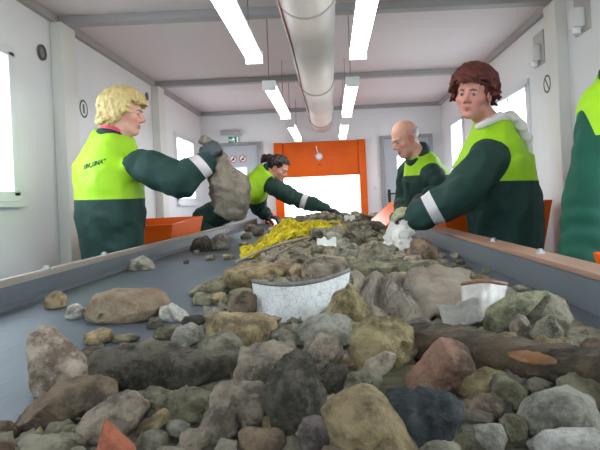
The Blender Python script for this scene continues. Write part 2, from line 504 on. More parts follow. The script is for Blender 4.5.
    for q in bnd:
        if len(q[0]): arr_obj('reflective_band', q[0], q[1], M['band'], jk, 180)['label'] = 'pale grey reflective sleeve band'
    yo = arr_obj('hi_vis_yoke', A[0], A[1], M['vis'], jk, 180); yo['label'] = 'fluorescent yellow yoke panel'
    # ---- collar
    cd = (Vector(J['neck'])-Vector(J['chest'])).normalized()
    tilt = (O-nb).normalized(); cx = side; cy = (fwd-tilt*fwd.dot(tilt)).normalized()
    def ring(rad, off, r, name, m, a0=0, a1=360, par=jk, lift=.02, label=None):
        pts = []
        for i in range(25):
            a = math.radians(a0+(a1-a0)*i/24)
            pts.append(nb+tilt*(off+lift*-math.sin(a))+cx*math.cos(a)*rad+cy*math.sin(a)*rad*1.05)
        F = Field.cube([min(q[i] for q in pts)-.06 for i in range(3)], [max(q[i] for q in pts)+.06 for i in range(3)], .006)
        for i in range(24):
            F.cap(pts[i]-tilt*.02, pts[i]+tilt*.0, r, r*.8, .012); F.cap(pts[i], pts[i+1], r*.8, r*.8, .012)
        V, Fq = F.mesh(); o = arr_obj(name, V, outward(V, Fq), m, par)
        if label: o['label'] = label
        return o
    cr_ = p.get('collar', (.082, .03, .016)); ring(*cr_, 'collar', M['green'])
    if p.get('scarf'): ring(*p.get('scarf_ring', (cr_[0]-.012, cr_[1]+.022, .012)), 'undershirt_collar', p['scarf'], label=p.get('scarf_label'), par=root)
    # ---- gloves, trousers, boots
    for k, sg in (('r', 1), ('l', -1)):
        wr, ha = Vector(J[k+'wr']), Vector(J[k+'ha'])
        glove('glove', wr, J[k+'el'], ha-wr, p['backs'][k], p['curl'][k], -sg, p['gmat'][k], root)
    q = Field.cube([min(a[i] for f in feet for a in f)-.18 for i in range(3)], [max(a[i] for f in feet for a in f)+.18 for i in range(3)], .018)
    for hip, kn, an in feet: q.chain([hip+Vector((0, 0, .05)), kn, an], [.115, .085, .075], .03)
    V, Fq = q.mesh(); arr_obj('trousers', V, outward(V, Fq), M['green'], root)
    for hip, kn, an in feet:
        q = Field.cube([an.x-.28, an.y-.28, 0], [an.x+.28, an.y+.28, .25], .012)
        t = an-Vector((0, 0, .035)); q.cap(an+Vector((0, 0, .06)), t, .06, .055, .02); q.cap(t, t+fwd*.15-Vector((0, 0, .01)), .052, .045, .02)
        q.all(lambda Q, D: np.maximum(D, .004-Q[..., 2]))
        V, Fq = q.mesh(); arr_obj('boot', V, outward(V, Fq), mat('boot_rubber', srgb(32, 32, 34), .6), root)
    p['jk'], p['yo'], p['root'], p['body'], p['H'], p['R'] = jk, yo, root, body, H, R
    return root

def lock_hair(m, c, r, ends, n, lr, seed, shell, curl=0., name='hair', res=.0042, cut=None):
    """hair made of many overlapping locks running from the crown down to a hem that depends on the side"""
    def fn(root, body, H, R, S, p):
        rnd = random.Random(seed); o = H(*c); ex = max(r)*1.45*S
        F = Field.cube([o[i]-ex-.03*S for i in range(3)], [o[i]+ex+.03*S for i in range(3)], res)
        crown = p.get('crown', (0, -.25, 1.))
        for i in range(n):
            az = 2*math.pi*(i+rnd.uniform(-.4, .4))/n*3; e = ends(math.degrees(math.atan2(math.sin(az), math.cos(az))))
            e += rnd.uniform(-.012, .012); el0 = rnd.uniform(45, 88); pts = []; rs = []
            top = r[2]
            for t in range(7):
                z = math.sin(math.radians(el0))*r[2]*(1-t/6)+e*t/6
                k = math.sqrt(max(.0, 1-min(1, abs(z)/r[2])**2)) if z > 0 else 1.-.10*min(1, -z/.1)
                puff = rnd.uniform(.95, 1.07)
                a2 = az+curl*math.sin(t*1.7+i)
                x = math.sin(a2)*r[0]*k*puff; y = math.cos(a2)*r[1]*k*puff
                pts.append(H(c[0]+x, c[1]+y, c[2]+z+rnd.uniform(-.004, .004)*(curl > 0))); rs.append(lr*S*(1.05-.5*(t/6)**3)*rnd.uniform(.85, 1.15))
            F.chain(pts, rs, .004)
        for i in range(p.get('tufts', 60)):
            az = rnd.uniform(-math.pi, math.pi); zz = rnd.uniform(ends(math.degrees(az))+.012, r[2]*.97); pts = []
            for t in range(4):
                z = zz-t*.013; k = math.sqrt(max(.02, 1-min(1, abs(z)/r[2])**2)) if z > 0 else 1.; q = 1.0+.045*t*rnd.uniform(.2, 1.8)
                a2 = az+.10*t*rnd.choice((-1, 1))*rnd.uniform(.3, 1)
                pts.append(H(c[0]+math.sin(a2)*r[0]*k*q, c[1]+math.cos(a2)*r[1]*k*q, c[2]+z))
            F.chain(pts, [lr*.75*S, lr*.7*S, lr*.55*S, lr*.25*S], .003)
        for (cc, rr) in shell: F.ell(H(*cc), [q*S for q in rr], R, .012)
        _, Q = F.sub([-99]*3, [99]*3)
        Lc = (Q-V3(O_(H)))@R/S
        if cut is not None: F.D = np.maximum(F.D, cut(Lc)*S).astype('f')
        F.D = (F.D-.0028*folds(Q, seed, 130, (1, 1, .3))).astype('f')
        V, Fq = F.mesh()
        arr_obj(name, V, outward(V, Fq), m, root)
    return fn
def O_(H): return H(0, 0, 0)
# ------------------------------------------------------------------ the room
W_ = mat('white_wall_panel', srgb(230, 230, 231), .5, col2=srgb(234, 234, 236), nscale=1.5, spec=.3)
CEI = mat('ceiling_panel', srgb(225, 213, 215), .55, col2=srgb(228, 217, 219), nscale=1.2, spec=.3)
GREY = mat('grey_trim', srgb(168, 163, 164), .5)
POST = mat('post_paint', srgb(226, 224, 218), .5)
FRAME = mat('window_frame_white', srgb(226, 228, 232), .4)
FLO = mat('floor_vinyl', srgb(190, 188, 184), .55, col2=srgb(176, 174, 170), nscale=5)
ORANGE = mat('orange_paint', srgb(216, 92, 12), .45, col2=srgb(206, 85, 10), nscale=3, spec=.2)
STEEL = mat('steel_grey', srgb(140, 142, 142), .45, metal=.3, col2=srgb(118, 120, 122), nscale=6)
BOLT = mat('bolt_zinc', srgb(190, 192, 195), .3, metal=.8)
WHITE = mat('white_plastic', srgb(228, 228, 226), .4)
BLACK = mat('black_plastic', srgb(22, 22, 24), .45)

holes_l = [(.5, 1.6, 1.15, 1.97), (2.2, 3.16, 1.15, 1.97), (6.5, 7.35, 1.12, 1.90)]  # first opening is unseen, added to light the foreground
holes_r = [(.25, 2.2, .95, 2.02), (4.4, 5.45, 1.10, 1.90), (6.55, 7.2, 1.10, 1.96)]  # first opening is unseen, added and widened to light foreground and left wall
wall_with_holes('wall_left', 'x', XL-.08, .08, YF, YB, 0, CEIL, holes_l, W_)
wall_with_holes('wall_right', 'x', XR, .08, YF, YB, 0, CEIL, holes_r, W_)
OPEN = (-.64, .405, .60, 1.385)
wall_with_holes('wall_back', 'y', YB, .08, XL-.08, XR+.08, 0, CEIL, [OPEN, (-1.34, -1.16, 1.08, 1.55), (.95, 1.22, 1.12, 1.62)], W_)
FILL_WIN = (-1.0, .8, 1.15, 2.1)  # unseen window added behind the camera to brighten the front faces
wall_with_holes('wall_front', 'y', YF-.08, .08, XL-.08, XR+.08, 0, CEIL, [FILL_WIN], W_)
struct(box('floor', XL-.08, YF-.08, -.08, XR+.08, YB+.08, 0, FLO))
struct(box('ceiling', XL-.08, YF-.08, CEIL, XR+.08, YB+.08, CEIL+.08, CEI))

def window(n, x, y0, y1, z0, z1, inner):
    """window in a side wall; inner = direction into the room"""
    bm = bmesh.new(); t = .05; xa, xb = x-.05*inner, x+.018*inner
    for a in ((y0-.03, z0-.03, y1+.03, z0+.03), (y0-.03, z1-.03, y1+.03, z1+.03), (y0-.03, z0, y0+.035, z1), (y1-.035, z0, y1+.03, z1)):
        bx(bm, xa, a[0], a[1], xb, a[2], a[3], .006)
    ym = (y0+y1)/2; bx(bm, xa, ym-.022, z0, x-.0*inner, ym+.022, z1, .005)
    o = struct(bm_obj('window_%d' % n, bm, FRAME, None, 35))
    g = box('window_pane', x-.035*inner, y0, z0, x-.029*inner, y1, z1, glass_mat(), o)
    box('window_sill', x, y0-.05, z0-.06, x+.045*inner, y1+.05, z0-.032, FRAME, o, .005)
for i, h in enumerate(holes_l): window(i+1, XL, *h, 1)
for i, h in enumerate(holes_r): window(i+4, XR, *h, -1)  # the nearest window on either side is the added one

bm = bmesh.new()
for a in ((FILL_WIN[0]-.03, FILL_WIN[2]-.03, FILL_WIN[1]+.03, FILL_WIN[2]+.04), (FILL_WIN[0]-.03, FILL_WIN[3]-.04, FILL_WIN[1]+.03, FILL_WIN[3]+.03), (FILL_WIN[0]-.03, FILL_WIN[2], FILL_WIN[0]+.04, FILL_WIN[3]), (FILL_WIN[1]-.04, FILL_WIN[2], FILL_WIN[1]+.03, FILL_WIN[3]), (-.13, FILL_WIN[2], -.07, FILL_WIN[3])): bx(bm, a[0], YF-.05, a[1], a[2], YF+.018, a[3])
o = struct(bm_obj('window_7', bm, FRAME)); box('window_pane', FILL_WIN[0], YF-.035, FILL_WIN[2], FILL_WIN[1], YF-.03, FILL_WIN[3], glass_mat(), o)
tn = [0]
def trim(*a, m=GREY):
    tn[0] += 1; return struct(box('trim_%d' % tn[0], *a, m, None, .006))
for y in (1.70, 3.75, 5.8):
    trim(XL, y-.045, CEIL-.055, XR, y+.045, CEIL)                       # ceiling beams
    trim(XL, y-.10, 0, XL+.075, y+.10, CEIL-.056, m=POST); trim(XR-.075, y-.10, 0, XR, y+.10, CEIL-.056, m=POST)
trim(XL, YB-.05, CEIL-.05, XR, YB, CEIL)
ys = [YF, 1.70, 3.75, 5.8, YB]
for a, b in zip(ys, ys[1:]):
    trim(XL, a+.055, CEIL-.055, XL+.035, b-.055, CEIL); trim(XR-.035, a+.055, CEIL-.055, XR, b-.055, CEIL)
for a, b in zip(ys, ys[1:]):                                          # joints between the wall panels
    pass
struct(box('baseboard_left', XL, YF, 0, XL+.012, YB, .1, GREY)); struct(box('baseboard_right', XR-.012, YF, 0, XR, YB, .1, GREY))

DOORM = mat('door_grey', srgb(176, 178, 184), .45)
def door(n, x0, x1, z1, wx0, wx1, wz0, wz1, hx, hd):
    y = YB
    bm = bmesh.new()
    for a in ((x0, .02, x1, wz0), (x0, wz1, x1, z1), (x0, wz0, wx0, wz1), (wx1, wz0, x1, wz1)): bx(bm, a[0], y-.03, a[1], a[2], y-.001, a[3])
    o = struct(bm_obj('door_%d' % n, bm, DOORM))
    bm = bmesh.new()
    for a in ((x0-.05, 0.01, x0-.003, z1+.05), (x1+.003, .01, x1+.05, z1+.05), (x0-.003, z1+.003, x1+.003, z1+.05)): bx(bm, a[0], y-.045, a[1], a[2], y-.001, a[3], .005)
    bm_obj('door_frame', bm, mat('door_frame_grey', srgb(150, 150, 154), .45), o, 35)
    bm = bmesh.new(); t = .02
    for a in ((wx0-t, wz0-t, wx1+t, wz0), (wx0-t, wz1, wx1+t, wz1+t), (wx0-t, wz0, wx0, wz1), (wx1, wz0, wx1+t, wz1)): bx(bm, a[0], y-.042, a[1], a[2], y-.03, a[3], .003)
    bm_obj('door_window_frame', bm, FRAME, o, 35)
    q = box('door_pane', wx0, y-.036, wz0, wx1, y-.031, wz1, glass_mat(), o)
    bm = bmesh.new(); bx(bm, hx-.02, y-.038, .98, hx+.02, y-.03, 1.16, .003)
    tube(bm, [(hx, y-.03, 1.10), (hx, y-.075, 1.10), (hx+hd*.02, y-.085, 1.10), (hx+hd*.12, y-.085, 1.10)], .011)
    bm_obj('door_handle', bm, BLACK, o, 40)
    return o
d1 = door(1, -1.47, -1.0, 1.86, -1.34, -1.16, 1.08, 1.55, -1.05, -1)
d2 = door(2, .77, 1.40, 1.86, .95, 1.22, 1.12, 1.62, .815, 1)
RED = mat('sign_red', srgb(196, 40, 44), .5)
def sticker(parts, c, n, name, label, cat, parent=None, group=None):
    """parts: list of (kind, args, material)"""
    root = empty(name, c, label, cat, group) if parent is None else None
    for nm, bm, m in parts: bm_obj(nm, bm, m, root or parent)
    return root
def prohibition(c, n, r, slash=1):
    a = bmesh.new(); disc(a, c, n, r, .002, 28); b = bmesh.new(); disc(b, Vector(c)+Vector(n)*.002, n, r, .0015, 28, r*.80)
    return a, b
def bar(c, n, r, ang, w, th=.0015, off=.002):
    n = Vector(n); bm = bmesh.new(); u = n.cross(Vector((0, 0, 1))).normalized(); v = Vector((0, 0, 1))
    d = u*math.cos(ang)+v*math.sin(ang); e = u*-math.sin(ang)+v*math.cos(ang); c = Vector(c)+n*off
    vs = [bm.verts.new(c+d*(i*r)+e*(j*w)+n*k) for i in (-1, 1) for j in (-1, 1) for k in (0, th)]
    bmesh.ops.convex_hull(bm, input=vs); return bm
for (x, red, lab) in ((-1.335, 1, 'round red-ringed prohibition sticker on the left grey door, nearer the door edge with the sack'), (-1.20, 0, 'round white and red prohibition sticker on the left grey door, nearer the dark-haired woman')):
    c = (x, YB-.0305, 1.68); n = (0, -1, 0); a, b = prohibition(c, n, .052)
    r = empty('safety_sticker', c, lab, 'sticker', 'prohibition stickers on the left door')
    bm_obj('sticker_face', a, WHITE, r); bm_obj('sticker_ring', b, RED, r)
    bm_obj('slash', bar(c, n, .045, math.radians(-45), .006, off=.0036), RED, r)
    g = bmesh.new(); tube(g, [(x-.022, YB-.0335, 1.672), (x+.02, YB-.0335, 1.672)], .007, 6); tube(g, [(x, YB-.0335, 1.66), (x+.006, YB-.0335, 1.70)], .009, 6)
    bm_obj('pictogram', g, BLACK, r)
# dark oval / ring stickers on the side walls
DK = mat('sticker_dark', srgb(70, 70, 72), .5)
c = (XL, 3.52, 2.06); r = empty('wall_vent_cap', c, 'dark grey round vent cap high on the left wall before the first post', 'vent')
bm = bmesh.new(); disc(bm, c, (1, 0, 0), .05, .008); bm_obj('cap_face', bm, mat('vent_grey', srgb(128, 126, 124), .6), r)
bm = bmesh.new(); disc(bm, Vector(c)+Vector((.008, 0, 0)), (1, 0, 0), .05, .006, 28, .036); bm_obj('cap_rim', bm, DK, r)
def ring_sticker(c, n, r_, label, ang=None):
    r = empty('wall_sticker', c, label, 'sticker')
    a, b = prohibition(c, n, r_); bm_obj('sticker_face', a, WHITE, r); bm_obj('sticker_ring', b, DK, r)
    if ang is not None: bm_obj('slash', bar(c, n, r_*.85, ang, .006), DK, r)
    else:
        bm_obj('pictogram', bar(c, n, r_*.5, 1.5, .012), DK, r)
ring_sticker((XL, 4.10, 1.80), (1, 0, 0), .066, 'ring-shaped dark outlined sticker on the left wall behind the blonde woman')
ring_sticker((XR-.075, 3.83, 1.775), (-1, 0, 0), .062, 'round no-entry style sticker with a slash on the right wall post', math.radians(55))
c = (XL, 5.55, 2.16); r = empty('wall_vent_cap', c, 'tiny dark vent cap on the left wall just before the second post', 'vent')
bm = bmesh.new(); disc(bm, c, (1, 0, 0), .04, .01); bm_obj('cap_face', bm, DK, r)

def wall_box(x, y, z, label):
    r = empty('wall_lamp', (x, y, z), label, 'lamp')
    box('shadow_plate', x-.012, y-.10, z-.10, x, y+.10, z+.14, mat('shadow_plate_grey', srgb(186, 182, 178), .5), r, .004)  # grey plate stands in for the shadow round the lamp box
    bm = bmesh.new(); bx(bm, x-.075, y-.055, z-.075, x-.012, y+.055, z+.045, .018); bm_obj('lamp_housing', bm, WHITE, r, 40)
    bm = bmesh.new(); tube(bm, [(x-.045, y, z-.072), (x-.045, y, z-.105)], [.032, .026], 14); bm_obj('lamp_lens', bm, mat('lens_white', srgb(238, 238, 240), .2), r, 40)
wall_box(XR, 3.42, 2.10, 'white boxed wall lamp high on the right wall, nearer than the post')
wall_box(XR, 4.13, 2.07, 'white boxed wall lamp on the right wall just beyond the post')

# exit sign and emergency lamp over the left door
c = (-1.33, YB, 1.95); r = empty('exit_sign', c, 'green and white running-man exit sign above the left grey door', 'sign')
GRN = mat('sign_green', srgb(28, 120, 92), .4, emit=.12)
box('sign_housing', -1.43, YB-.04, 1.895, -1.235, YB-.001, 2.0, WHITE, r, .004)
q = box('sign_face', -1.385, YB-.044, 1.905, -1.24, YB-.04, 1.992, GRN, r)
SW = mat('sign_white', srgb(232, 240, 236), .4, emit=.25)
def flat(name, polys, y, m, par):
    bm = bmesh.new()
    for pl in polys:
        f = bm.faces.new([bm.verts.new((x, y, z)) for x, z in pl]); 
    e = bmesh.ops.extrude_face_region(bm, geom=bm.faces[:]); bmesh.ops.translate(bm, vec=(0, -.0015, 0), verts=[v for v in e['geom'] if isinstance(v, bmesh.types.BMVert)])
    bmesh.ops.recalc_face_normals(bm, faces=bm.faces)
    return bm_obj(name, bm, m, par)
flat('door_symbol', [[(-1.272, 1.912), (-1.25, 1.912), (-1.25, 1.985), (-1.272, 1.985)]], YB-.044, SW, q)
X = -1.318
flat('running_man', [[(X-.004, 1.974), (X+.008, 1.974), (X+.008, 1.986), (X-.004, 1.986)], [(X-.012, 1.945), (X+.006, 1.945), (X+.012, 1.971), (X-.008, 1.971)],
     [(X+.006, 1.95), (X+.026, 1.944), (X+.026, 1.952), (X+.01, 1.966)], [(X-.012, 1.95), (X-.008, 1.966), (X-.03, 1.955), (X-.03, 1.948)],
     [(X-.012, 1.945), (X-.002, 1.945), (X-.014, 1.925), (X-.034, 1.92), (X-.034, 1.927), (X-.02, 1.931)], [(X-.001, 1.945), (X+.008, 1.945), (X+.018, 1.928), (X+.012, 1.910), (X+.004, 1.912), (X+.008, 1.928)]], YB-.044, SW, q)
flat('arrow_symbol', [[(-1.378, 1.946), (-1.362, 1.962), (-1.362, 1.951), (-1.347, 1.951), (-1.347, 1.941), (-1.362, 1.941), (-1.362, 1.930)]], YB-.044, SW, q)
c = (-1.35, YB, 2.05); r = empty('emergency_light', c, 'long grey emergency light box above the green exit sign', 'lamp')
box('light_housing', -1.50, YB-.055, 2.02, -1.20, YB-.001, 2.085, mat('em_grey', srgb(186, 184, 184), .4), r, .01); box('light_lens', -1.48, YB-.062, 2.03, -1.22, YB-.055, 2.075, mat('em_lens', srgb(170, 168, 170), .25), r, .003)
c = (.645, YB, 1.2); r = empty('light_switch', c, 'small white light switch on the back wall beside the right door', 'switch')
box('switch_plate', .605, YB-.012, 1.16, .685, YB-.001, 1.24, WHITE, r, .004); box('switch_rocker', .62, YB-.017, 1.175, .67, YB-.012, 1.225, FRAME, r, .002)

# ------------------------------------------------------------------ orange infeed hood in the back wall
hood = empty('infeed_hood', (-.12, YB-.12, .6), 'large orange steel infeed hood framing the bright opening in the back wall', 'hood')
ht = 1.86; y0 = YB-.14
box('hood_panel', -.64, y0, 1.385, .405, YB-.001, ht, ORANGE, hood, .008)
box('side_post', -.755, y0-.02, .5, -.642, YB-.001, ht+.005, ORANGE, hood, .008); box('side_post', .407, y0-.02, .5, .505, YB-.001, ht+.005, ORANGE, hood, .008)
bm = bmesh.new(); disc(bm, (-.135, y0, 1.655), (0, -1, 0), .05, .02); bm_obj('dial', bm, mat('dial_white', srgb(222, 220, 226), .35), hood, 40)
bm = bmesh.new(); disc(bm, (-.135, y0-.02, 1.655), (0, -1, 0), .05, .012, 28, .034); bm_obj('dial_ring', bm, mat('dial_rim', srgb(168, 165, 172), .4), hood, 40)
tube_obj('pull_cord', [(-.17, y0-.012, 1.80), (-.155, y0-.012, 1.72), (-.14, y0-.014, 1.60)], .006, WHITE, hood, 6)
box('latch', -.15, y0-.015, 1.53, -.10, y0, 1.55, mat('latch_brown', srgb(140, 60, 20), .5), hood, .003)

# ------------------------------------------------------------------ conveyor
BELTM = mat('belt_rubber', srgb(56, 64, 72), .52, col2=srgb(71, 79, 86), nscale=2.2, bump=.25, bscale=25, spec=.36, stretch=(1, .22, 1), col3=srgb(53, 61, 68))
cv = empty('conveyor', (-.17, 3.4, 0), 'long sorting conveyor with blue-grey belt running down the middle of the cabin', 'conveyor')
Y0, Y1 = -.7, 8.6
bm = bmesh.new(); bx(bm, -1.0, Y0, BELT-.02, .63, Y1, BELT); bm_obj('belt', bm, BELTM, cv)
def prism(name, prof, y0, y1, m, par, bev=.003):
    bm = bmesh.new(); a = [bm.verts.new((x, y0, z)) for x, z in prof]; b = [bm.verts.new((x, y1, z)) for x, z in prof]; n = len(prof)
    for i in range(n): bm.faces.new((a[i], a[(i+1) % n], b[(i+1) % n], b[i]))
    bm.faces.new(a[::-1]); bm.faces.new(b); bmesh.ops.recalc_face_normals(bm, faces=bm.faces)
    bmesh.ops.bevel(bm, geom=bm.edges[:], offset=bev, segments=2, affect='EDGES')
    return bm_obj(name, bm, m, par, 35)
RL = mat('rail_left_steel', srgb(150, 150, 148), .45, metal=.2, col2=srgb(164, 158, 150), nscale=5)
RR = mat('rail_right_tan', srgb(158, 118, 94), .45, metal=.0, col2=srgb(136, 106, 90), nscale=7, stretch=(1, .25, 1))  # tan with browner streaks along its length
RE = mat('rail_edge_wood', srgb(150, 140, 130), .55, col2=srgb(136, 124, 112), nscale=9, stretch=(1, .2, 1))
SKL = mat('skirt_steel', srgb(74, 81, 86), .5, metal=.0, col2=srgb(62, 69, 74), nscale=4, stretch=(1, .3, 1))
Y1r = YB-.2
prism('rail', [(-1.045, RAIL-.05), (-1.045, RAIL), (-1.016, RAIL), (-1.016, RAIL-.012), (-1.034, RAIL-.05)], Y0, Y1r, RE, cv)
prism('side_skirt', [(-1.042, BELT-.03), (-1.042, RAIL-.052), (-1.032, RAIL-.014), (-1.022, RAIL-.014), (-1.018, BELT+.016), (-.985, BELT+.002), (-1.0, BELT-.03)], Y0, Y1r, SKL, cv)
prism('rail', [(.70, RAIL-.06), (.70, RAIL), (.605, RAIL+.0), (.605, RAIL-.012), (.685, RAIL-.06)], Y0, Y1r, RR, cv)
prism('side_skirt', [(.69, BELT-.03), (.69, RAIL-.062), (.62, RAIL-.014), (.60, RAIL-.014), (.585, BELT+.002), (.63, BELT-.03)], Y0, Y1r, SKL, cv)
for (u, v, s) in ((42, 268, 0), (106, 254, 0), (498, 240, 1), (536, 252, 1)):
    p = P(u, v, 1); t = (RAIL+.004-ZC)/(p.z-ZC); q = Vector((p.x*t, t, 0)); q.x = -1.030 if s == 0 else .66
    bm = bmesh.new(); disc(bm, (q.x, q.y, RAIL), (0, 0, 1), .014, .008, 12); disc(bm, (q.x, q.y, RAIL+.008), (0, 0, 1), .009, .006, 6)
    bm_obj('rail_bolt', bm, BOLT, cv, 40)
for y in (-.5, 1.3, 3.3, 5.3, 7.2):
    for x in (-.98, .58): box('leg', x-.035, y-.035, 0, x+.035, y+.035, BELT-.031, STEEL, cv, .004)
for x in (-.98, .62): box('frame_beam', x-.02, Y0, BELT-.14, x+.02, Y1r, BELT-.031, STEEL, cv, .004)

# ------------------------------------------------------------------ orange chutes beside the belt
def chute(x0, x1, y0, y1, zt, label, slope=.12, front=0.):
    """open-topped orange hopper; zt rim height"""
    c = ((x0+x1)/2, (y0+y1)/2, 0); r = empty('sorting_chute', c, label, 'chute', None)
    t = .015; b = .35
    def slab(name, p):                                               # p: 4 outer points, extruded inwards
        bm = bmesh.new(); vs = [bm.verts.new(q) for q in p]; f = bm.faces.new(vs); bm.normal_update()
        n = f.normal.copy(); cc = Vector(((x0+x1)/2, (y0+y1)/2, zt-.3))
        if n.dot(cc-f.calc_center_median()) < 0: n = -n
        e = bmesh.ops.extrude_face_region(bm, geom=[f]); bmesh.ops.translate(bm, vec=n*t, verts=[v for v in e['geom'] if isinstance(v, bmesh.types.BMVert)])
        bmesh.ops.recalc_face_normals(bm, faces=bm.faces); bm_obj(name, bm, ORANGE, r)
    s = slope
    slab('chute_wall', [(x0, y0, zt-front), (x1, y0, zt-front), (x1-s, y0+s, b), (x0+s, y0+s, b)]); slab('chute_wall', [(x0, y1, zt), (x1, y1, zt), (x1-s, y1-s, b), (x0+s, y1-s, b)])
    slab('chute_wall', [(x0, y0, zt-front), (x0, y1, zt), (x0+s, y1-s, b), (x0+s, y0+s, b)]); slab('chute_wall', [(x1, y0, zt-front), (x1, y1, zt), (x1-s, y1-s, b), (x1-s, y0+s, b)])
    for px in (x0+s+.02, x1-s-.02):
        for py in (y0+s+.02, y1-s-.02): box('chute_leg', px-.02, py-.02, 0, px+.02, py+.02, b+.1, STEEL, r)
    return r
chute(-1.54, -1.06, 3.72, 4.62, .965, 'orange sorting chute beside the belt between the blonde woman and the back', .12, .03)
chute(.72, 1.43, 3.62, 3.97, .985, 'orange sorting chute behind the red-haired woman on the right', .10)
chute(.74, 1.30, 1.02, 1.60, .865, 'orange sorting chute in front of the worker cut off at the right edge', .1)
def guide(x, y0, y1, dx, label, h0, h1):
    r = empty('guide_plate', (x, (y0+y1)/2, BELT), label, 'guide plate')
    bm = bmesh.new(); vs = []
    for (yy, hh) in ((y0, h0), (y1, h1)):
        for k in (0, .02): vs += [bm.verts.new((x+k, yy, BELT+.012)), bm.verts.new((x+dx*hh/h1+k, yy, BELT+hh))]
    bmesh.ops.convex_hull(bm, input=vs); bm_obj('plate', bm, ORANGE, r)
    bm = bmesh.new(); bx(bm, x-.01, y0, BELT+.001, x+.04, y1, BELT+.014); bm_obj('plate_foot', bm, ORANGE, r)
guide(.46, 5.1, 6.9, .30, 'orange sloping guide plate at the far right of the belt by the hood', .20, .25)
guide(-.66, 6.3, 7.62, -.22, 'orange sloping guide plate at the far left of the belt by the hood', .10, .22)

# ------------------------------------------------------------------ air duct
DUCT = mat('duct_film', srgb(200, 195, 191), .5, col2=srgb(188, 183, 180), nscale=2.5, spec=.4)
dx, dz, dr = -.08, ZC+1.05, .152
duct = empty('air_duct', (dx, 3, dz), 'long round pale grey air duct hanging under the middle of the ceiling', 'duct')
bm = bmesh.new(); rings = []; seg = 40; ysd = np.arange(-1.0, YB-.35, .08)
for y in ysd:
    k = 1+.012*math.sin(y*5.1)+.008*math.sin(y*13.7+1)
    rings.append([bm.verts.new((dx+math.cos(2*math.pi*i/seg)*dr*k, y, dz+math.sin(2*math.pi*i/seg)*dr*k)) for i in range(seg)])
for a, b in zip(rings, rings[1:]):
    for i in range(seg): bm.faces.new((a[i], a[(i+1) % seg], b[(i+1) % seg], b[i]))
bm.faces.new(rings[0]); bm.faces.new(rings[-1][::-1]); bmesh.ops.recalc_face_normals(bm, faces=bm.faces)
bm_obj('duct_tube', bm, DUCT, duct, 50)
for y in (.7, 2.75, 4.8, 6.9):
    bm = bmesh.new(); tube(bm, [(dx, y-.012, dz), (dx, y+.012, dz)], dr+.006, 40); bm_obj('duct_band', bm, mat('band_steel', srgb(150, 148, 146), .4, metal=.4), duct, 50)
    tube_obj('hanger_wire', [(dx, y, dz+dr), (dx, y, CEIL)], .003, STEEL, duct, 6)
tube_obj('red_cord', [(dx-.118-.004*math.sin(y*3), y, dz-.106+.003*math.sin(y*2.1)) for y in np.arange(-.95, 7.0, .15)], .0045, mat('cord_red', srgb(150, 44, 36), .6), duct, 6)

# ------------------------------------------------------------------ fluorescent lamps
LAMPM = mat('lamp_diffuser', (1, .985, .95, 1), .4, emit=7.5)
HOUS = mat('lamp_housing', srgb(226, 226, 224), .4)
lz = ZC+.80
places = [(-.39, 1.72, 3.12), (.187, 1.72, 3.13), (-.39, 3.85, 5.25), (.187, 3.85, 5.3), (-.39, 5.85, 7.25), (.187, 5.85, 7.25)]
labs = ['long lit ceiling lamp nearest the camera on the left of the duct', 'long lit ceiling lamp nearest the camera on the right of the duct', 'middle lit hanging lamp in the row left of the duct', 'middle lit hanging lamp in the row right of the duct',
        'farthest lit hanging lamp in the row left of the duct', 'farthest lit hanging lamp in the row right of the duct']
for (x, a, b), lab in zip(places, labs):
    r = empty('fluorescent_lamp', (x, (a+b)/2, lz), lab, 'lamp', 'hanging fluorescent lamps')
    bm = bmesh.new(); w = .045
    prof = [(-w, .012)]+[(w*math.cos(t), .012+.0-.034*math.sin(-t)*-1 if 0 else .012-.034*math.sin(math.pi-t)) for t in [math.pi*(1-i/10) for i in range(11)]]
    prof = [(w*math.cos(math.pi+math.pi*i/12), .012+.034*math.sin(math.pi+math.pi*i/12)) for i in range(13)]
    A = [bm.verts.new((x+px, a+.02, lz+pz)) for px, pz in prof]; B = [bm.verts.new((x+px, b-.02, lz+pz)) for px, pz in prof]
    for i in range(12): bm.faces.new((A[i], A[i+1], B[i+1], B[i]))
    bm.faces.new((A[-1], A[0], B[0], B[-1])); bm.faces.new(A[::-1]); bm.faces.new(B); bmesh.ops.recalc_face_normals(bm, faces=bm.faces)
    bm_obj('diffuser', bm, LAMPM, r, 40)
    box('housing', x-.042, a+.02, lz+.0125, x+.042, b-.02, lz+.04, HOUS, r, .004)
    box('end_cap', x-.048, a, lz-.028, x+.048, a+.019, lz+.042, HOUS, r, .004); box('end_cap', x-.048, b-.019, lz-.028, x+.048, b, lz+.042, HOUS, r, .004)
    for y in (a+.12, b-.12):
        tube_obj('hanging_wire', [(x-.01, y, lz+.04), (x-.006, y, CEIL)], .003, STEEL, r, 6)

# ------------------------------------------------------------------ daylight, camera
w = bpy.data.worlds.new('overcast_sky'); bpy.context.scene.world = w; w.use_nodes = True
bg = w.node_tree.nodes['Background']; bg.inputs[0].default_value = (.90, .96, 1.0, 1); bg.inputs[1].default_value = 6.5
gr = struct(box('outside_ground', -30, -30, -.3, 30, 40, -.1, mat('outside_concrete', srgb(190, 190, 188), .8, col2=srgb(176, 176, 172), nscale=.5)))
def portal(loc, rot, sx, sy):
    l = bpy.data.lights.new('window_daylight', 'AREA'); l.shape = 'RECTANGLE'; l.size = sx; l.size_y = sy
    o = bpy.data.objects.new('window_daylight', l); C.objects.link(o); o.location = loc; o.rotation_euler = rot
    l.cycles.is_portal = True
for h in holes_l: portal((XL-.1, (h[0]+h[1])/2, (h[2]+h[3])/2), (0, -math.pi/2, 0), h[3]-h[2], h[1]-h[0])
for h in holes_r: portal((XR+.1, (h[0]+h[1])/2, (h[2]+h[3])/2), (0, math.pi/2, 0), h[3]-h[2], h[1]-h[0])
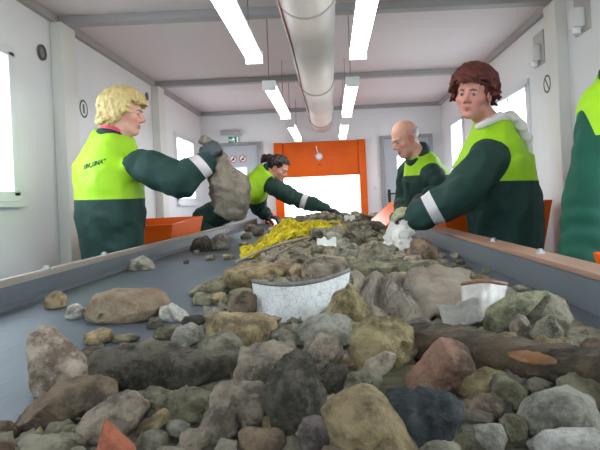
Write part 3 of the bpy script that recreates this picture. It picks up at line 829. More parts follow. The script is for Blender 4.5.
portal(((FILL_WIN[0]+FILL_WIN[1])/2, YF-.1, (FILL_WIN[2]+FILL_WIN[3])/2), (math.pi/2, 0, 0), FILL_WIN[1]-FILL_WIN[0], FILL_WIN[3]-FILL_WIN[2])  # sky portal for the added window behind the camera
portal((-1.25, YB+.1, 1.315), (-math.pi/2, 0, 0), .18, .47); portal((1.085, YB+.1, 1.37), (-math.pi/2, 0, 0), .27, .5)
portal(((OPEN[0]+OPEN[1])/2, YB+.1, (OPEN[2]+OPEN[3])/2), (-math.pi/2, 0, 0), OPEN[1]-OPEN[0], OPEN[3]-OPEN[2])
cam = bpy.data.cameras.new('camera'); co = bpy.data.objects.new('camera', cam); C.objects.link(co)
cam.sensor_width = 36; cam.sensor_fit = 'HORIZONTAL'; cam.lens = FPX*36/600
cam.shift_x = -(U0-300)/600; cam.shift_y = (V0-225)/600
co.matrix_world = Matrix.Translation((0, 0, ZC)) @ Matrix.Rotation(math.pi/2, 4, 'X') @ Matrix.Rotation(-ROLL, 4, 'Z')
cam.clip_start = .02
bpy.context.scene.camera = co
vs = bpy.context.scene.view_settings
vs.view_transform = 'Standard'; vs.look = 'None'; vs.gamma = 1; vs.use_curve_mapping = False; vs.exposure = 0.85
# ------------------------------------------------------------------ the five workers
GREEN = mat('jacket_dark_green', srgb(34, 62, 56), .75, col2=srgb(28, 52, 47), nscale=14, bump=.25, bscale=260, spec=.25)
GREEN2 = mat('jacket_bright_green', srgb(20, 80, 62), .75, col2=srgb(16, 68, 53), nscale=14, bump=.25, bscale=260, spec=.25)
VIS = mat('hi_vis_yellow', srgb(152, 200, 26), .6, col2=srgb(145, 192, 24), nscale=10, bump=.15, bscale=260, spec=.3)
BAND = mat('reflective_grey', srgb(186, 182, 184), .45, col2=srgb(172, 168, 170), nscale=20)
GLV = mat('glove_dark_blue', srgb(44, 50, 58), .65, col2=srgb(58, 62, 66), nscale=30, bump=.3, bscale=200)
GLY = mat('glove_pale_yellow', srgb(176, 176, 138), .7, col2=srgb(146, 146, 120), nscale=26, bump=.3, bscale=200)
def hairmat(n, a, b, c): return mat(n, a, .5, col2=b, nscale=55, stretch=(1, 1, .22), bump=.5, bscale=170, spec=.4, col3=c)
BLOND = hairmat('hair_blonde', srgb(214, 192, 132), srgb(178, 152, 92), srgb(228, 212, 164))
RED_H = hairmat('hair_dyed_red', srgb(98, 32, 20), srgb(50, 20, 16), srgb(136, 54, 30))
DARKH = hairmat('hair_dark_brown', srgb(50, 40, 36), srgb(34, 28, 26), srgb(66, 54, 48))
GREYH = hairmat('hair_grey', srgb(176, 166, 158), srgb(150, 138, 130), srgb(190, 182, 176))
VZ = lambda *a: Vector(a)

# --- blonde woman at the left, seen from behind, lifting a sack
def ends_bob(a):
    a = abs(a)
    return .052 if a < 55 else .052-(a-55)/35*.135 if a < 90 else -.083-(a-90)/90*.022
J = dict(head=P(124, 114, 3.112), neck=P(113, 139, 3.144), chest=P(109, 172, 3.165), waist=P(111, 215, 3.165), hem=P(114, 270, 3.165), pelvis=P(114, 262, 3.165),
         rsh=P(140, 164, 3.059), rel=P(181, 181, 2.996), rwr=P(203, 163, 3.04), rha=P(214, 146, 3.03),
         lsh=P(97, 161, 3.292), lel=P(108, 200, 3.460), lwr=P(122, 216, 3.481), lha=P(132, 222, 3.460))
lw = dict(key='fair', J=J, label='blonde woman in green and fluorescent yellow jacket seen from behind, lifting a dirty sack', fwd=(.62, .78, 0), face=(.98, .10, -.16), hs=.98,
    feet=dict(r=VZ(-1.22, 3.10, 0), l=VZ(-1.36, 3.26, 0)), skin=srgb(214, 164, 142), lip=srgb(178, 92, 88), blush=srgb(206, 122, 106), brow=mat('brow_tan', srgb(120, 92, 60), .7),
    mats=dict(green=GREEN, vis=VIS, band=BAND), jw=[.185, .222, .205, .125], jd=[.13, .165, .165, .10], ar=[.092, .086, .064], yb=-.02, sl=.99,
    yoke=(P(110, 199, 3.165), (.02, -.02, 1)), bands='r', bandpos=.84, backs=dict(r=VZ(-.2, -1, .3), l=VZ(0, 0, 1)), curl=dict(r=.95, l=.5), gmat=dict(r=GLV, l=GLV),
    hair=lock_hair(BLOND, (0, -.012, .034), (.098, .118, .106), ends_bob, 84, .017, 4, [((0, -.025, .045), (.088, .102, .092)), ((0, -.055, -.015), (.080, .068, .09))], .12),
    collar=(.086, .010, .013), scarf=mat('undershirt_pink', srgb(206, 64, 98), .7), scarf_label='pink undershirt collar', seed=11)
person(lw)

# writing on the back of the yoke
def write_on(obj, text, uv0, uv1, Y, size, m):
    cu = bpy.data.curves.new('lettering', 'FONT'); cu.body = text; cu.size = 1; cu.extrude = 0
    o = bpy.data.objects.new('lettering', cu); C.objects.link(o)
    dg = bpy.context.evaluated_depsgraph_get(); me = bpy.data.meshes.new_from_object(o.evaluated_get(dg)); bpy.data.objects.remove(o)
    bm = bmesh.new(); bm.from_mesh(me)
    bmesh.ops.triangulate(bm, faces=bm.faces); bmesh.ops.subdivide_edges(bm, edges=[e for e in bm.edges if e.calc_length() > .25], cuts=2)
    xs = [v.co.x for v in bm.verts]; w = max(xs)
    A, B = P(*uv0, Y), P(*uv1, Y); d = (B-A)/w; up = Vector((0, 0, 1)); up = (up-d.normalized()*up.dot(d.normalized())).normalized()*size
    wm = Matrix.Translation(parent_world(obj)); tree = BVHTree.FromPolygons([wm @ v.co for v in obj.data.vertices], [p.vertices[:] for p in obj.data.polygons])
    ax = Vector((.30, -.95, 0)).normalized()
    nrm = Vector((-.45, -.89, .0)).normalized()
    for v in bm.verts:
        q = A+d*v.co.x+up*v.co.y
        hit = tree.ray_cast(q+nrm*.5, -nrm)
        v.co = hit[0]+nrm*.004 if hit[0] else q
    bm.normal_update()
    e = bmesh.ops.extrude_face_region(bm, geom=bm.faces[:]); bmesh.ops.translate(bm, vec=-nrm*.003, verts=[v for v in e['geom'] if isinstance(v, bmesh.types.BMVert)])
    bmesh.ops.recalc_face_normals(bm, faces=bm.faces)
    return bm_obj('lettering', bm, m, obj)
write_on(lw['yo'], 'UN \u201eLINA\u201c', (83, 169.5), (108.5, 163.5), 3.0, .040, mat('lettering_dark_green', srgb(40, 70, 40), .6))

# --- red-haired woman at the right, body turned away, looking back at the camera
def ends_red(a):
    a2 = a+12; a = abs(a2)
    return .044 if a < 58 else .044-(a-58)/38*.092 if a < 96 else -.048-(a-96)/84*.03
J = dict(head=P(473.5, 95.5, 3.045), neck=P(494, 128, 3.140), chest=P(494, 166, 3.150), waist=P(505, 208, 3.150), hem=P(509, 262, 3.171), pelvis=P(509, 255, 3.171),
         lsh=P(488, 160, 2.972), lel=P(458, 196, 2.814), lwr=P(418, 217, 2.856), lha=P(400, 224, 2.898),
         rsh=P(506, 146, 3.318), rel=P(470, 192, 3.360), rwr=P(418, 212, 3.297), rha=P(396, 212, 3.276))
rw = dict(key='ruddy', J=J, label='red-haired woman in green and yellow jacket with white hood, looking towards the camera', fwd=(-.80, .60, 0), face=(-.56, -.82, -.12), roll=-.10, hs=1.07, up=(.04, 0, 1),
    feet=dict(l=VZ(.92, 3.1, 0), r=VZ(1.04, 3.3, 0)), skin=srgb(196, 138, 122), lip=srgb(160, 88, 88), blush=srgb(188, 104, 94), brow=mat('brow_brown', srgb(92, 58, 46), .7), tufts=110,
    mats=dict(green=GREEN, vis=VIS, band=BAND), jw=[.21, .235, .222, .12], jd=[.165, .19, .205, .10], ar=[.092, .096, .070], yb=.012, sl=.94,
    yoke=(P(500, 182, 3.150), (0.02, 0, 1)), bands='l', bandpos=.62, backs=dict(l=VZ(.2, -.3, 1), r=VZ(0, -.5, 1)), curl=dict(l=.55, r=.45), gmat=dict(l=GLV, r=GLY),
    hair=lock_hair(RED_H, (0, -.014, .040), (.104, .122, .112), ends_red, 90, .016, 9, [((0, -.026, .05), (.092, .102, .095)), ((0, -.06, .0), (.078, .06, .07))], .2),
    collar=(.076, -.035, .012), scarf_ring=(.070, .030, .020), scarf=mat('hoodie_white', srgb(214, 208, 202), .8), scarf_label='white hoodie neckband', seed=23, gaze=(-.15, 1, 0))
person(rw)
hp = [P(478, 127, 2.96), P(488, 122, 3.0), P(500, 117, 3.06), P(511, 117, 3.16), P(520, 126, 3.22), P(526, 138, 3.24), P(529, 150, 3.24)]
F = Field.cube([min(q[i] for q in hp)-.1 for i in range(3)], [max(q[i] for q in hp)+.1 for i in range(3)], .008)
F.chain(hp, [.012, .017, .022, .030, .034, .032, .018], .012)
_, Q = F.sub([-99]*3, [99]*3); F.D -= (.006*np.clip(folds(Q, 4, 45), -1, 1)).astype('f')
V, Fq = F.mesh(); o = arr_obj('hood', V, outward(V, Fq), MATS['hoodie_white'], rw['root']); o['label'] = 'white hood hanging behind the neck'
bm = bmesh.new(); bmesh.ops.create_uvsphere(bm, u_segments=10, v_segments=8, radius=.006); bmesh.ops.translate(bm, vec=rw['H'](.083, .0, -.04), verts=bm.verts)
bm_obj('earring', bm, BOLT, rw['root'], 180)
bm = bmesh.new(); bmesh.ops.create_uvsphere(bm, u_segments=10, v_segments=8, radius=.006); bmesh.ops.translate(bm, vec=rw['H'](-.083, .0, -.04), verts=bm.verts)
bm_obj('earring', bm, BOLT, rw['root'], 180)

# --- older bald man
def fringe_hair(root, body, H, R, S, p):
    F = Field.cube(H(0, 0, 0)-Vector((.17, .17, .17)), H(0, 0, 0)+Vector((.17, .17, .17)), .0045)
    _, Q = F.sub([-99]*3, [99]*3); L = (Q-V3(H(0, 0, 0)))@R/S
    d = s_ell(L, (0, -.016, .032), (.0815, .100, .085))
    x, y, z = L[..., 0], L[..., 1], L[..., 2]
    F.D = (np.maximum.reduce([d, z-(.030-.15*np.clip(y, -.2, .05)), -.07-z, y-.008+0*x])*S-.0012*folds(Q, 3, 200)).astype('f')
    V, Fq = F.mesh(); arr_obj('hair', V, outward(V, Fq), GREYH, root)
J = dict(head=P(405.5, 139, 4.264), neck=P(420, 158, 4.306), chest=P(425, 178, 4.326), waist=P(430, 208, 4.389), hem=P(450, 250, 4.514), pelvis=P(450, 244, 4.514),
         lsh=P(433, 175, 4.139), lel=P(446, 199, 4.056), lwr=P(430, 194, 3.848), lha=P(420, 200, 3.806), rsh=P(408, 168, 4.534), rel=P(404, 200, 4.618), rwr=P(402, 213, 4.472), rha=P(394, 215, 4.368))
om = dict(key='pink', J=J, label='bald older man in green and yellow jacket looking down at the rubble', fwd=(-.86, -.5, 0), face=(-.84, -.34, -.42), hs=1.08,
    feet=dict(l=VZ(1.02, 4.40, 0), r=VZ(1.06, 4.65, 0)), skin=srgb(212, 160, 140), lip=srgb(176, 104, 100), blush=srgb(204, 116, 104), brow=mat('brow_grey', srgb(150, 132, 120), .7), heavy=True,
    mats=dict(green=GREEN, vis=VIS, band=BAND), jw=[.19, .20, .20, .11], jd=[.13, .15, .15, .09], ar=[.074, .070, .058], yb=.0,
    yoke=(P(420, 176, 4.33), (0.03, 0, 1)), bands='l', bandpos=.7, backs=dict(l=VZ(0, -.6, 1), r=VZ(0, 0, 1)), curl=dict(l=.6, r=.5), gmat=dict(l=GLV, r=GLV),
    hair=fringe_hair, collar=(.088, .045, .022), seed=31)
person(om)
# jacket placket and pocket lines, a shirt front
# --- dark-haired woman leaning over the belt in the distance
J = dict(head=P(278.5, 168.5, 5.35), neck=P(267, 176, 5.38), chest=P(255, 188, 5.40), waist=P(232, 205, 5.42), hem=P(204, 221, 5.45), pelvis=P(208, 221, 5.45),
         rsh=P(274, 187, 5.26), rel=P(296, 199, 5.16), rwr=P(325, 208, 5.1), rha=P(337, 211, 5.08), lsh=P(262, 184, 5.58), lel=P(258, 208, 5.66), lwr=P(268, 216, 5.6), lha=P(277, 218, 5.56))
J['neck'] = P(267, 174, 5.38)
def ends_tied(a):
    a = abs(a)
    return .078 if a < 60 else .078-(a-60)/30*.07 if a < 90 else .008-(a-90)/90*.05
def tied(root, body, H, R, S, p):
    lock_hair(DARKH, (0, -.014, .036), (.087, .108, .097), ends_tied, 60, .012, 5, [((0, -.022, .046), (.083, .100, .090)), ((0, -.05, -.0), (.07, .06, .06))])(root, body, H, R, S, p)
    pts = [H(0, -.10, .03), H(0, -.145, .045), H(0, -.19, .02), H(.01, -.20, -.03)]
    F = Field.cube([min(q[i] for q in pts)-.07 for i in range(3)], [max(q[i] for q in pts)+.07 for i in range(3)], .006)
    F.chain(pts, [.022, .038, .036, .014], .012); _, Q = F.sub([-99]*3, [99]*3); F.D -= (.004*folds(Q, 2, 90)).astype('f')
    V, Fq = F.mesh(); o = arr_obj('ponytail', V, outward(V, Fq), DARKH, root)
fw = dict(key='far', J=J, label='dark-haired woman leaning far over the belt, one arm stretched out', fwd=(.97, -.22, 0), face=(.80, -.28, -.53), hs=.92,
    feet=dict(r=VZ(-1.22, 5.30, 0), l=VZ(-1.25, 5.60, 0)), skin=srgb(206, 152, 132), lip=srgb(170, 98, 92), blush=srgb(196, 118, 106), brow=mat('brow_dark', srgb(50, 40, 36), .7),
    mats=dict(green=GREEN, vis=VIS, band=BAND), jw=[.18, .18, .18, .115], jd=[.12, .12, .135, .105], ar=[.075, .072, .052], yb=.016, sl=.97,
    yoke=(P(247, 196, 5.4), (.75, -.1, .62)), bands='r', bandpos=.30, backs=dict(r=VZ(0, 0, 1), l=VZ(0, 0, 1)), curl=dict(r=.45, l=.5), gmat=dict(r=GLV, l=GLV),
    hair=tied, collar=(.078, .03, .018), seed=41, hres=.005)
person(fw)
# --- worker cut off at the right edge
J = dict(head=P(634, 36, 2.12), neck=P(628, 74, 2.15), chest=P(628, 130, 2.17), waist=P(632, 200, 2.2), hem=P(640, 300, 2.22), pelvis=P(640, 290, 2.22),
         lsh=P(603, 108, 2.04), lel=P(589, 188, 1.98), lwr=P(577, 262, 1.96), lha=P(574, 285, 1.95), rsh=P(640, 112, 2.42), rel=P(610, 185, 2.5), rwr=P(590, 235, 2.45), rha=P(580, 255, 2.42))
pr = dict(key='pale', J=J, label='worker in brighter green jacket cut off at the right edge, arm hanging down', fwd=(-.92, -.38, 0), face=(-.95, -.2, -.1),
    feet=dict(l=VZ(1.12, 2.10, 0), r=VZ(1.12, 2.35, 0)), skin=srgb(206, 152, 132), lip=srgb(170, 98, 92), blush=srgb(196, 118, 106),
    mats=dict(green=GREEN2, vis=VIS, band=BAND), jw=[.21, .215, .205, .11], jd=[.15, .155, .15, .09], ar=[.085, .072, .058], yoke_fn=lambda V: (float(P(581, 95, 1.98).x)+(float(P(581, 95, 1.98).z)-V[:, 2])*.17)-V[:, 0], sl=.98,
    yoke=(P(600, 139, 2.1), (0.0, 0, 1)), backs=dict(l=VZ(-.6, -.6, 0), r=VZ(-1, 0, 0)), curl=dict(l=.4, r=.4), gmat=dict(l=GLV, r=GLV),
    hair=lock_hair(DARKH, (0, -.014, .036), (.090, .11, .098), ends_tied, 50, .013, 6, [((0, -.022, .046), (.085, .102, .092))]), collar=(.085, .03, .018), seed=53, hres=.006)
person(pr)

# --- the dirty sack held up by the blonde woman
F = Field.cube(P(190, 236, 3.11)-Vector((0, .25, 0)), P(268, 122, 3.11)+Vector((0, .25, 0)), .008)
Y = 3.11
F.chain([P(213, 150, Y), P(218, 163, Y), P(224, 180, Y), P(231, 198, Y), P(234, 210, Y)], [.026, .046, .072, .080, .060], .04)
F.ell(P(240, 190, Y-.02), (.045, .05, .09), None, .03); F.ell(P(219, 192, Y-.02), (.045, .05, .10), None, .03); F.ell(P(206, 141, Y+.03), (.026, .022, .018), None, .03)
_, Q = F.sub([-99]*3, [99]*3)
F.D -= (.014*np.clip(folds(Q, 8, 34, (1, 1, .3)), -1, 1)+.006*np.clip(folds(Q, 12, 60, (1, 1, .6)), -1, 1)+.003*np.clip(folds(Q, 15, 150), -1, 1)).astype('f')
V, Fq = F.mesh()
SACK = mat('sack_dirty_grey', srgb(138, 128, 114), .9, col2=srgb(98, 90, 80), nscale=11, bump=.6, bscale=120, col3=srgb(152, 144, 132), spec=.15)
sk = arr_obj('dirty_sack', V, outward(V, Fq), SACK, None, 180)
tag(sk, 'limp dirty grey sack held up over the belt by the blonde woman', 'sack')
# ------------------------------------------------------------------ the rubble on the belt
def lerp_tab(tab, y):
    if y <= tab[0][0]: return tab[0][1]
    for (a, p), (b, q) in zip(tab, tab[1:]):
        if y <= b: return p+(q-p)*(y-a)/(b-a)
    return tab[-1][1]
XLT = [(.4, -.46), (.75, -.40), (1.0, -.42), (1.2, -.40), (1.56, -.30), (1.94, -.30), (2.7, -.38), (4, -.52), (5, -.5), (6, -.42), (7.5, -.38)]
XRT = [(.4, .60), (.8, .60), (1.15, .50), (1.56, .48), (2.2, .42), (3.2, .42), (4, .42), (6, .38), (7.5, .36)]
HT = [(.35, .02), (.7, .03), (1.0, .036), (1.5, .045), (2.2, .065), (3, .115), (4, .175), (5, .215), (6.5, .17), (7.8, .05)]
def heap(x, y):
    a, b = lerp_tab(XLT, y), lerp_tab(XRT, y); s = (x-a)/(b-a)
    if s <= 0 or s >= 1: return 0.
    return lerp_tab(HT, y)*(4*s*(1-s))**.55
def hit(u, v, base=0.):
    """the point of the heap's surface (or the belt) seen at a pixel"""
    y, best = .36, None
    while y < 7.4:
        p = P(u, v, y); gap = p.z-(BELT+heap(p.x, p.y)+base)
        if gap <= 0: return p
        if y > 3 and (best is None or gap < best[0]): best = (gap, p)
        y += .01
    return best[1]

ROCK = {}
def rm(name, a, b, c=None, rough=.85, bump=1., bs=80, ns=20, rnd=.12):
    ROCK[name] = mat('stone_'+name, srgb(*a), rough, col2=srgb(*b), nscale=ns, bump=bump, bscale=bs, col3=srgb(*c) if c else None, rnd=rnd, spec=.25, bdist=.02, ramp=(.41, .60))
rm('tan', (173, 152, 112), (103, 88, 64), (176, 160, 129))
rm('pinkgrey', (163, 147, 127), (99, 89, 76), (176, 162, 145))
rm('pale', (198, 181, 158), (120, 101, 86), (215, 204, 189))
rm('grey', (150, 142, 120), (88, 83, 68), (162, 156, 136))
rm('darkgrey', (106, 98, 82), (57, 52, 43), (118, 110, 96))
rm('olive', (140, 133, 106), (83, 77, 60), (151, 145, 121))
rm('greyround', (161, 156, 140), (97, 94, 83), (171, 167, 151))
rm('ochre', (160, 144, 104), (100, 88, 58), (172, 160, 128))
rm('brick', (155, 140, 115), (131, 99, 78), (162, 148, 126), ns=9)
rm('redbrown', (150, 112, 92), (84, 66, 52), (156, 132, 112))
rm('bluegrey', (66, 70, 69), (36, 39, 39), (86, 90, 86))
rm('terracotta', (158, 92, 68), (132, 76, 56), (166, 108, 84), bump=.5)
rm('white', (219, 214, 202), (140, 134, 123), (224, 220, 211))
rm('concrete', (152, 150, 117), (95, 94, 73), (160, 158, 134))
rm('brown', (140, 119, 96), (80, 68, 55), (149, 132, 110))
rm('mauve', (135, 121, 112), (80, 72, 68), (145, 134, 125))

def rock_mesh(pts, seed, size, rough=.05, round_=.3, sub=None):
    """hull of 3-D points, subdivided, softened and weathered"""
    bm = bmesh.new()
    for p in pts: bm.verts.new(p)
    r = bmesh.ops.convex_hull(bm, input=bm.verts)
    bmesh.ops.delete(bm, geom=[v for v in bm.verts if not v.link_faces], context='VERTS')
    bmesh.ops.dissolve_limit(bm, angle_limit=.12, verts=bm.verts, edges=bm.edges)
    bmesh.ops.bevel(bm, geom=bm.edges[:], offset=size*(.007+.042*round_), segments=2 if round_ > .2 else 1, affect='EDGES', clamp_overlap=True)
    bmesh.ops.triangulate(bm, faces=bm.faces)
    n = sub or 3
    target = size/(13 if n >= 3 else 7 if n == 2 else 3.5)
    for k in range(n+1):
        es = [e for e in bm.edges if e.calc_length() > target]
        if not es or len(bm.verts) > 6000: break
        bmesh.ops.subdivide_edges(bm, edges=es, cuts=1, use_grid_fill=False); bmesh.ops.triangulate(bm, faces=bm.faces)
    for k in range(int(round_*4)): bmesh.ops.smooth_vert(bm, verts=bm.verts, factor=.5, use_axis_x=True, use_axis_y=True, use_axis_z=True)
    bm.normal_update(); o = Vector((seed*3.7 % 91, seed*1.9 % 57, seed*.7 % 33))
    for v in bm.verts:
        q = v.co/size
        d = noise.noise(q*1.7+o)*.55+(.35-abs(noise.noise(q*3.4+o)))*1.1+noise.noise(q*7+o)*.6+noise.noise(q*15+o)*.4
        cell = noise.voronoi(q*2.6+o)[0]; d += (min(.35, cell[1]-cell[0])-.2)*.9
        v.co += v.normal*d*size*rough
    return bm
used_z = []
def stone(name, label, colour, outline, t=.8, rough=.05, round_=.25, cat='stone', lift=0., group=None, dy=0., sub=3, y=None, kind=None):
    """outline: pixels of the silhouette; the stone stands on the heap where its foot is seen"""
    us, vs = [p[0] for p in outline], [p[1] for p in outline]
    u, v = (min(us)+max(us))/2, (min(vs)+max(vs))/2; w, h = max(us)-min(us), max(vs)-min(vs)
    foot = hit(u, max(vs)-.10*h, lift) if y is None else P(u, max(vs), y)
    if group and not -.94 < foot.x < .56: return None
    seed = int(u*7+v*13)
    rnd = random.Random(seed)
    D = t*(.55*w+.45*h)/FPX*foot.y
    Y = foot.y+D*.32+dy
    c = P(u, v, Y); front = []
    for (a, b) in outline: front.append(P(a, b, Y)-c)
    pts = []
    for off, sc, dz in ((-.5, .62, -.06), (-.22, .96, -.03), (.18, 1.0, .0), (.5, .62, -.04)):
        for q in front:
            j = 1+(rnd.uniform(-.10, .03) if off != .18 else .025)
            pts.append(Vector((q.x*sc*j, off*D+rnd.uniform(-.16, .16)*D, q.z*sc*j+dz*h/FPX*Y)))
    size = (w+h)/2/FPX*Y
    bm = rock_mesh(pts, seed % 97, size, rough, round_, sub)
    me = bpy.data.meshes.new(name); bm.to_mesh(me); bm.free()
    o = bpy.data.objects.new(name, me); C.objects.link(o); o.location = c; me.materials.append(ROCK[colour] if isinstance(colour, str) else colour)
    zmin = min(q.co.z for q in me.vertices)+c.z
    gap = zmin-(BELT+heap(c.x, c.y)*.72)
    if group and gap > .012: o.location.z -= gap-.0; c = Vector(o.location); zmin -= gap      # rest it on the heap
    if zmin < BELT+.001:                                               # never sink into the belt: flatten the underside
        for q in me.vertices:
            if q.co.z+c.z < BELT+.001: q.co.z = BELT+.001-c.z
    me.shade_smooth(); me.set_sharp_from_angle(angle=math.radians(30))
    return tag(o, label, cat, group)
def blob(cx, cy, w, h, rot=0, n=9, seed=None, sq=.25):
    """an irregular stone outline in pixels"""
    r = random.Random(seed if seed is not None else int(cx*31+cy*17)); out = []
    for i in range(n):
        a = 2*math.pi*(i+r.uniform(-.3, .3))/n; k = 1+r.uniform(-.12, .10)
        x, y = math.cos(a), math.sin(a); m = (abs(x)**(2+sq*6)+abs(y)**(2+sq*6))**(1/(2+sq*6))
        x, y = x/m*w/2*k, y/m*h/2*k; c, s = math.cos(math.radians(rot)), math.sin(math.radians(rot))
        out.append((cx+x*c-y*s, cy+x*s+y*c))
    return out

# --- the big stones, traced one by one: label, colour, outline, thickness, options
S_ = stone
S_('rubble_stone', 'large pale pinkish stone with a whitish peak, standing at the left front corner', 'pale', [(28, 347), (31, 334), (40, 327), (53, 329), (66, 346), (91, 368), (86, 380), (60, 397), (36, 402), (30, 380)], .5, .04, .06)
S_('rubble_slab', 'tapering grey-brown slab lying at the foot of the pale peaked stone', 'brown', [(17, 424), (20, 413), (42, 402), (62, 380), (86, 376), (112, 386), (118, 396), (86, 414), (60, 422), (30, 430)], .6, .04, .1, 'slab')
S_('rubble_stone', 'rounded tan stone with pale patches left of the terracotta shard', 'pinkgrey', [(77, 430), (84, 416), (102, 402), (124, 393), (140, 396), (147, 408), (142, 424), (128, 436), (96, 439), (80, 437)], .8, .05, .4)
S_('brick_shard', 'pointed terracotta red brick shard at the bottom left', 'terracotta', [(95, 452), (104, 420), (110, 424), (134, 447), (135, 458), (96, 462)], .35, .015, 0, 'brick', y=.60)
S_('rubble_stone', 'dark brown stone cut off at the left bottom corner', 'brown', [(-16, 430), (-6, 421), (8, 422), (17, 434), (15, 444), (-4, 447), (-14, 444)], .8)
S_('rubble_stone', 'small pointed yellowish stone behind the flat grey stone at the bottom left', 'ochre', [(28, 438), (38, 428), (44, 434), (42, 443), (30, 445)], .8, sub=2)
S_('rubble_slab', 'flat grey stone at the bottom left beside the terracotta shard', 'grey', [(16, 446), (24, 438), (50, 435), (74, 439), (84, 447), (78, 460), (24, 460)], .7, cat='slab')
S_('rubble_stone', 'reddish brown stone in the very bottom left corner', 'redbrown', [(-14, 455), (-6, 443), (10, 444), (18, 452), (16, 466), (-10, 468)], .8)
S_('rubble_slab', 'long dark grey-brown slab lying across the left of the heap', 'darkgrey', [(90, 376), (92, 357), (104, 349), (150, 346), (205, 350), (236, 356), (236, 374), (215, 384), (160, 389), (110, 389)], .42, .055, .15, 'slab')
S_('building_block', 'tan yellowish block behind the long dark slab', 'tan', [(204, 340), (206, 317), (214, 314), (262, 315), (275, 320), (277, 335), (266, 350), (236, 352), (210, 349)], .7, .03, .12, 'block')
S_('rubble_stone', 'angular grey stone in front of the tan block', 'grey', [(198, 352), (206, 338), (226, 331), (240, 337), (252, 352), (240, 360), (210, 360)], .8, .06)
S_('rubble_stone', 'grey stone with a flat pinkish face in the middle foreground', 'pinkgrey', [(208, 398), (216, 386), (236, 381), (258, 382), (266, 390), (272, 412), (262, 426), (248, 433), (230, 424), (214, 410)], .7, .04, .25)
S_('rubble_stone', 'big pinkish grey block at the centre of the foreground heap', 'pinkgrey', [(234, 372), (240, 352), (266, 344), (292, 346), (304, 362), (304, 380), (280, 386), (244, 383)], .8, .06, .2)
S_('rubble_boulder', 'large dark rough boulder under the pinkish grey block', 'darkgrey', [(266, 392), (272, 372), (292, 352), (308, 356), (320, 378), (325, 404), (320, 428), (298, 440), (276, 430), (266, 410)], .6, .07, .2, 'boulder')
S_('rubble_stone', 'roundish pink-grey stone standing right of the central block', 'pinkgrey', [(300, 358), (306, 344), (320, 332), (336, 336), (344, 350), (340, 366), (326, 376), (308, 374)], .8, .05, .3)
S_('rubble_stone', 'smooth rounded grey stone below the white bucket shard', 'greyround', [(296, 334), (304, 321), (324, 314), (346, 317), (358, 328), (354, 342), (334, 348), (306, 346)], .8, .03, .5)
S_('rubble_stone', 'yellow ochre stone with a dark hole in its side', 'ochre', [(350, 352), (354, 330), (372, 318), (396, 320), (414, 330), (418, 350), (408, 358), (392, 366), (370, 374), (354, 368)], .8, .06, .2)
S_('rubble_stone', 'small flat pale stone wedged under the ochre stone', 'pale', [(362, 376), (366, 362), (384, 351), (396, 354), (390, 370), (372, 380)], .6, .04, sub=2)
S_('rubble_stone', 'grey-brown stone behind the top of the big tan slab', 'grey', [(340, 386), (346, 374), (366, 370), (382, 378), (376, 394), (350, 398)], .8, .06)
S_('rubble_slab', 'big light tan slab with a flat face at the bottom centre', 'tan', [(323, 412), (328, 400), (348, 390), (370, 389), (384, 398), (412, 436), (426, 456), (400, 472), (340, 470), (328, 440)], .5, .03, .1, 'slab')
S_('rubble_boulder', 'angular red-brown boulder in front of the charred beam', 'redbrown', [(405, 384), (420, 362), (440, 337), (452, 340), (468, 350), (475, 364), (470, 384), (456, 396), (424, 396)], .7, .035, .06, 'boulder')
S_('rubble_boulder', 'dark blue-grey boulder at the bottom right of the centre', 'bluegrey', [(382, 408), (390, 394), (420, 391), (450, 394), (461, 408), (456, 432), (436, 450), (404, 452), (388, 436)], .7, .06, .12, 'boulder')
S_('rubble_slab', 'orange-tan wedge-shaped flat stone right of the red-brown boulder', 'ochre', [(454, 392), (464, 376), (486, 369), (504, 373), (511, 386), (494, 394), (466, 398)], .7, .04, .1, 'slab')
S_('rubble_stone', 'small brown-green rounded stone below the wedge-shaped stone', 'brown', [(465, 404), (474, 396), (494, 395), (505, 402), (502, 412), (484, 418), (468, 414)], .8, .03, .45, sub=2)
S_('rubble_boulder', 'big round grey boulder at the right front', 'greyround', [(519, 424), (526, 404), (546, 390), (572, 388), (592, 396), (598, 414), (590, 430), (566, 440), (534, 441)], .8, .04, .35, 'boulder')
S_('plaster_slab', 'whitish flat plaster slab in the bottom right corner', 'white', [(530, 446), (540, 433), (566, 430), (600, 433), (622, 440), (620, 462), (540, 464)], .6, .03, .1, 'slab')
S_('concrete_piece', 'dark-faced broken concrete corner piece right of the white plastic', 'grey', [(516, 316), (530, 303), (549, 292), (566, 299), (572, 317), (563, 336), (545, 332), (520, 330)], .6, .04, .03, 'concrete')
S_('concrete_piece', 'flat greenish concrete plate leaning left of the broken corner piece', 'concrete', [(484, 322), (489, 308), (514, 294), (545, 291), (532, 304), (512, 317), (500, 334), (486, 334)], .5, .03, .03, 'concrete', dy=-.02)
S_('rubble_stone', 'small pale stone in front of the concrete corner piece', 'pinkgrey', [(510, 326), (518, 314), (528, 318), (532, 330), (522, 338), (512, 336)], .8, sub=2, dy=-.06)
S_('rubble_stone', 'grey pointed stone at the right foot of the concrete piece', 'grey', [(530, 336), (540, 320), (552, 314), (562, 328), (562, 340), (540, 344)], .8, dy=-.07, sub=2)
S_('rubble_stone', 'brown stone at the right edge beside the charred beam', 'brown', [(581, 346), (588, 338), (606, 338), (618, 346), (612, 356), (588, 354)], .8, sub=2)
S_('rubble_stone', 'triangular ochre stone with a dark brown facet behind the smooth grey stone', 'ochre', [(324, 314), (334, 296), (348, 283), (358, 290), (374, 316), (364, 326), (336, 324)], .7, .05, .08)
S_('brick_fragment', 'lone reddish tan brick fragment on the bare belt at the left', 'brick', [(87, 312), (92, 297), (112, 291), (150, 288), (164, 294), (168, 304), (156, 318), (132, 326), (104, 326), (90, 320)], .6, .03, .2, 'brick')
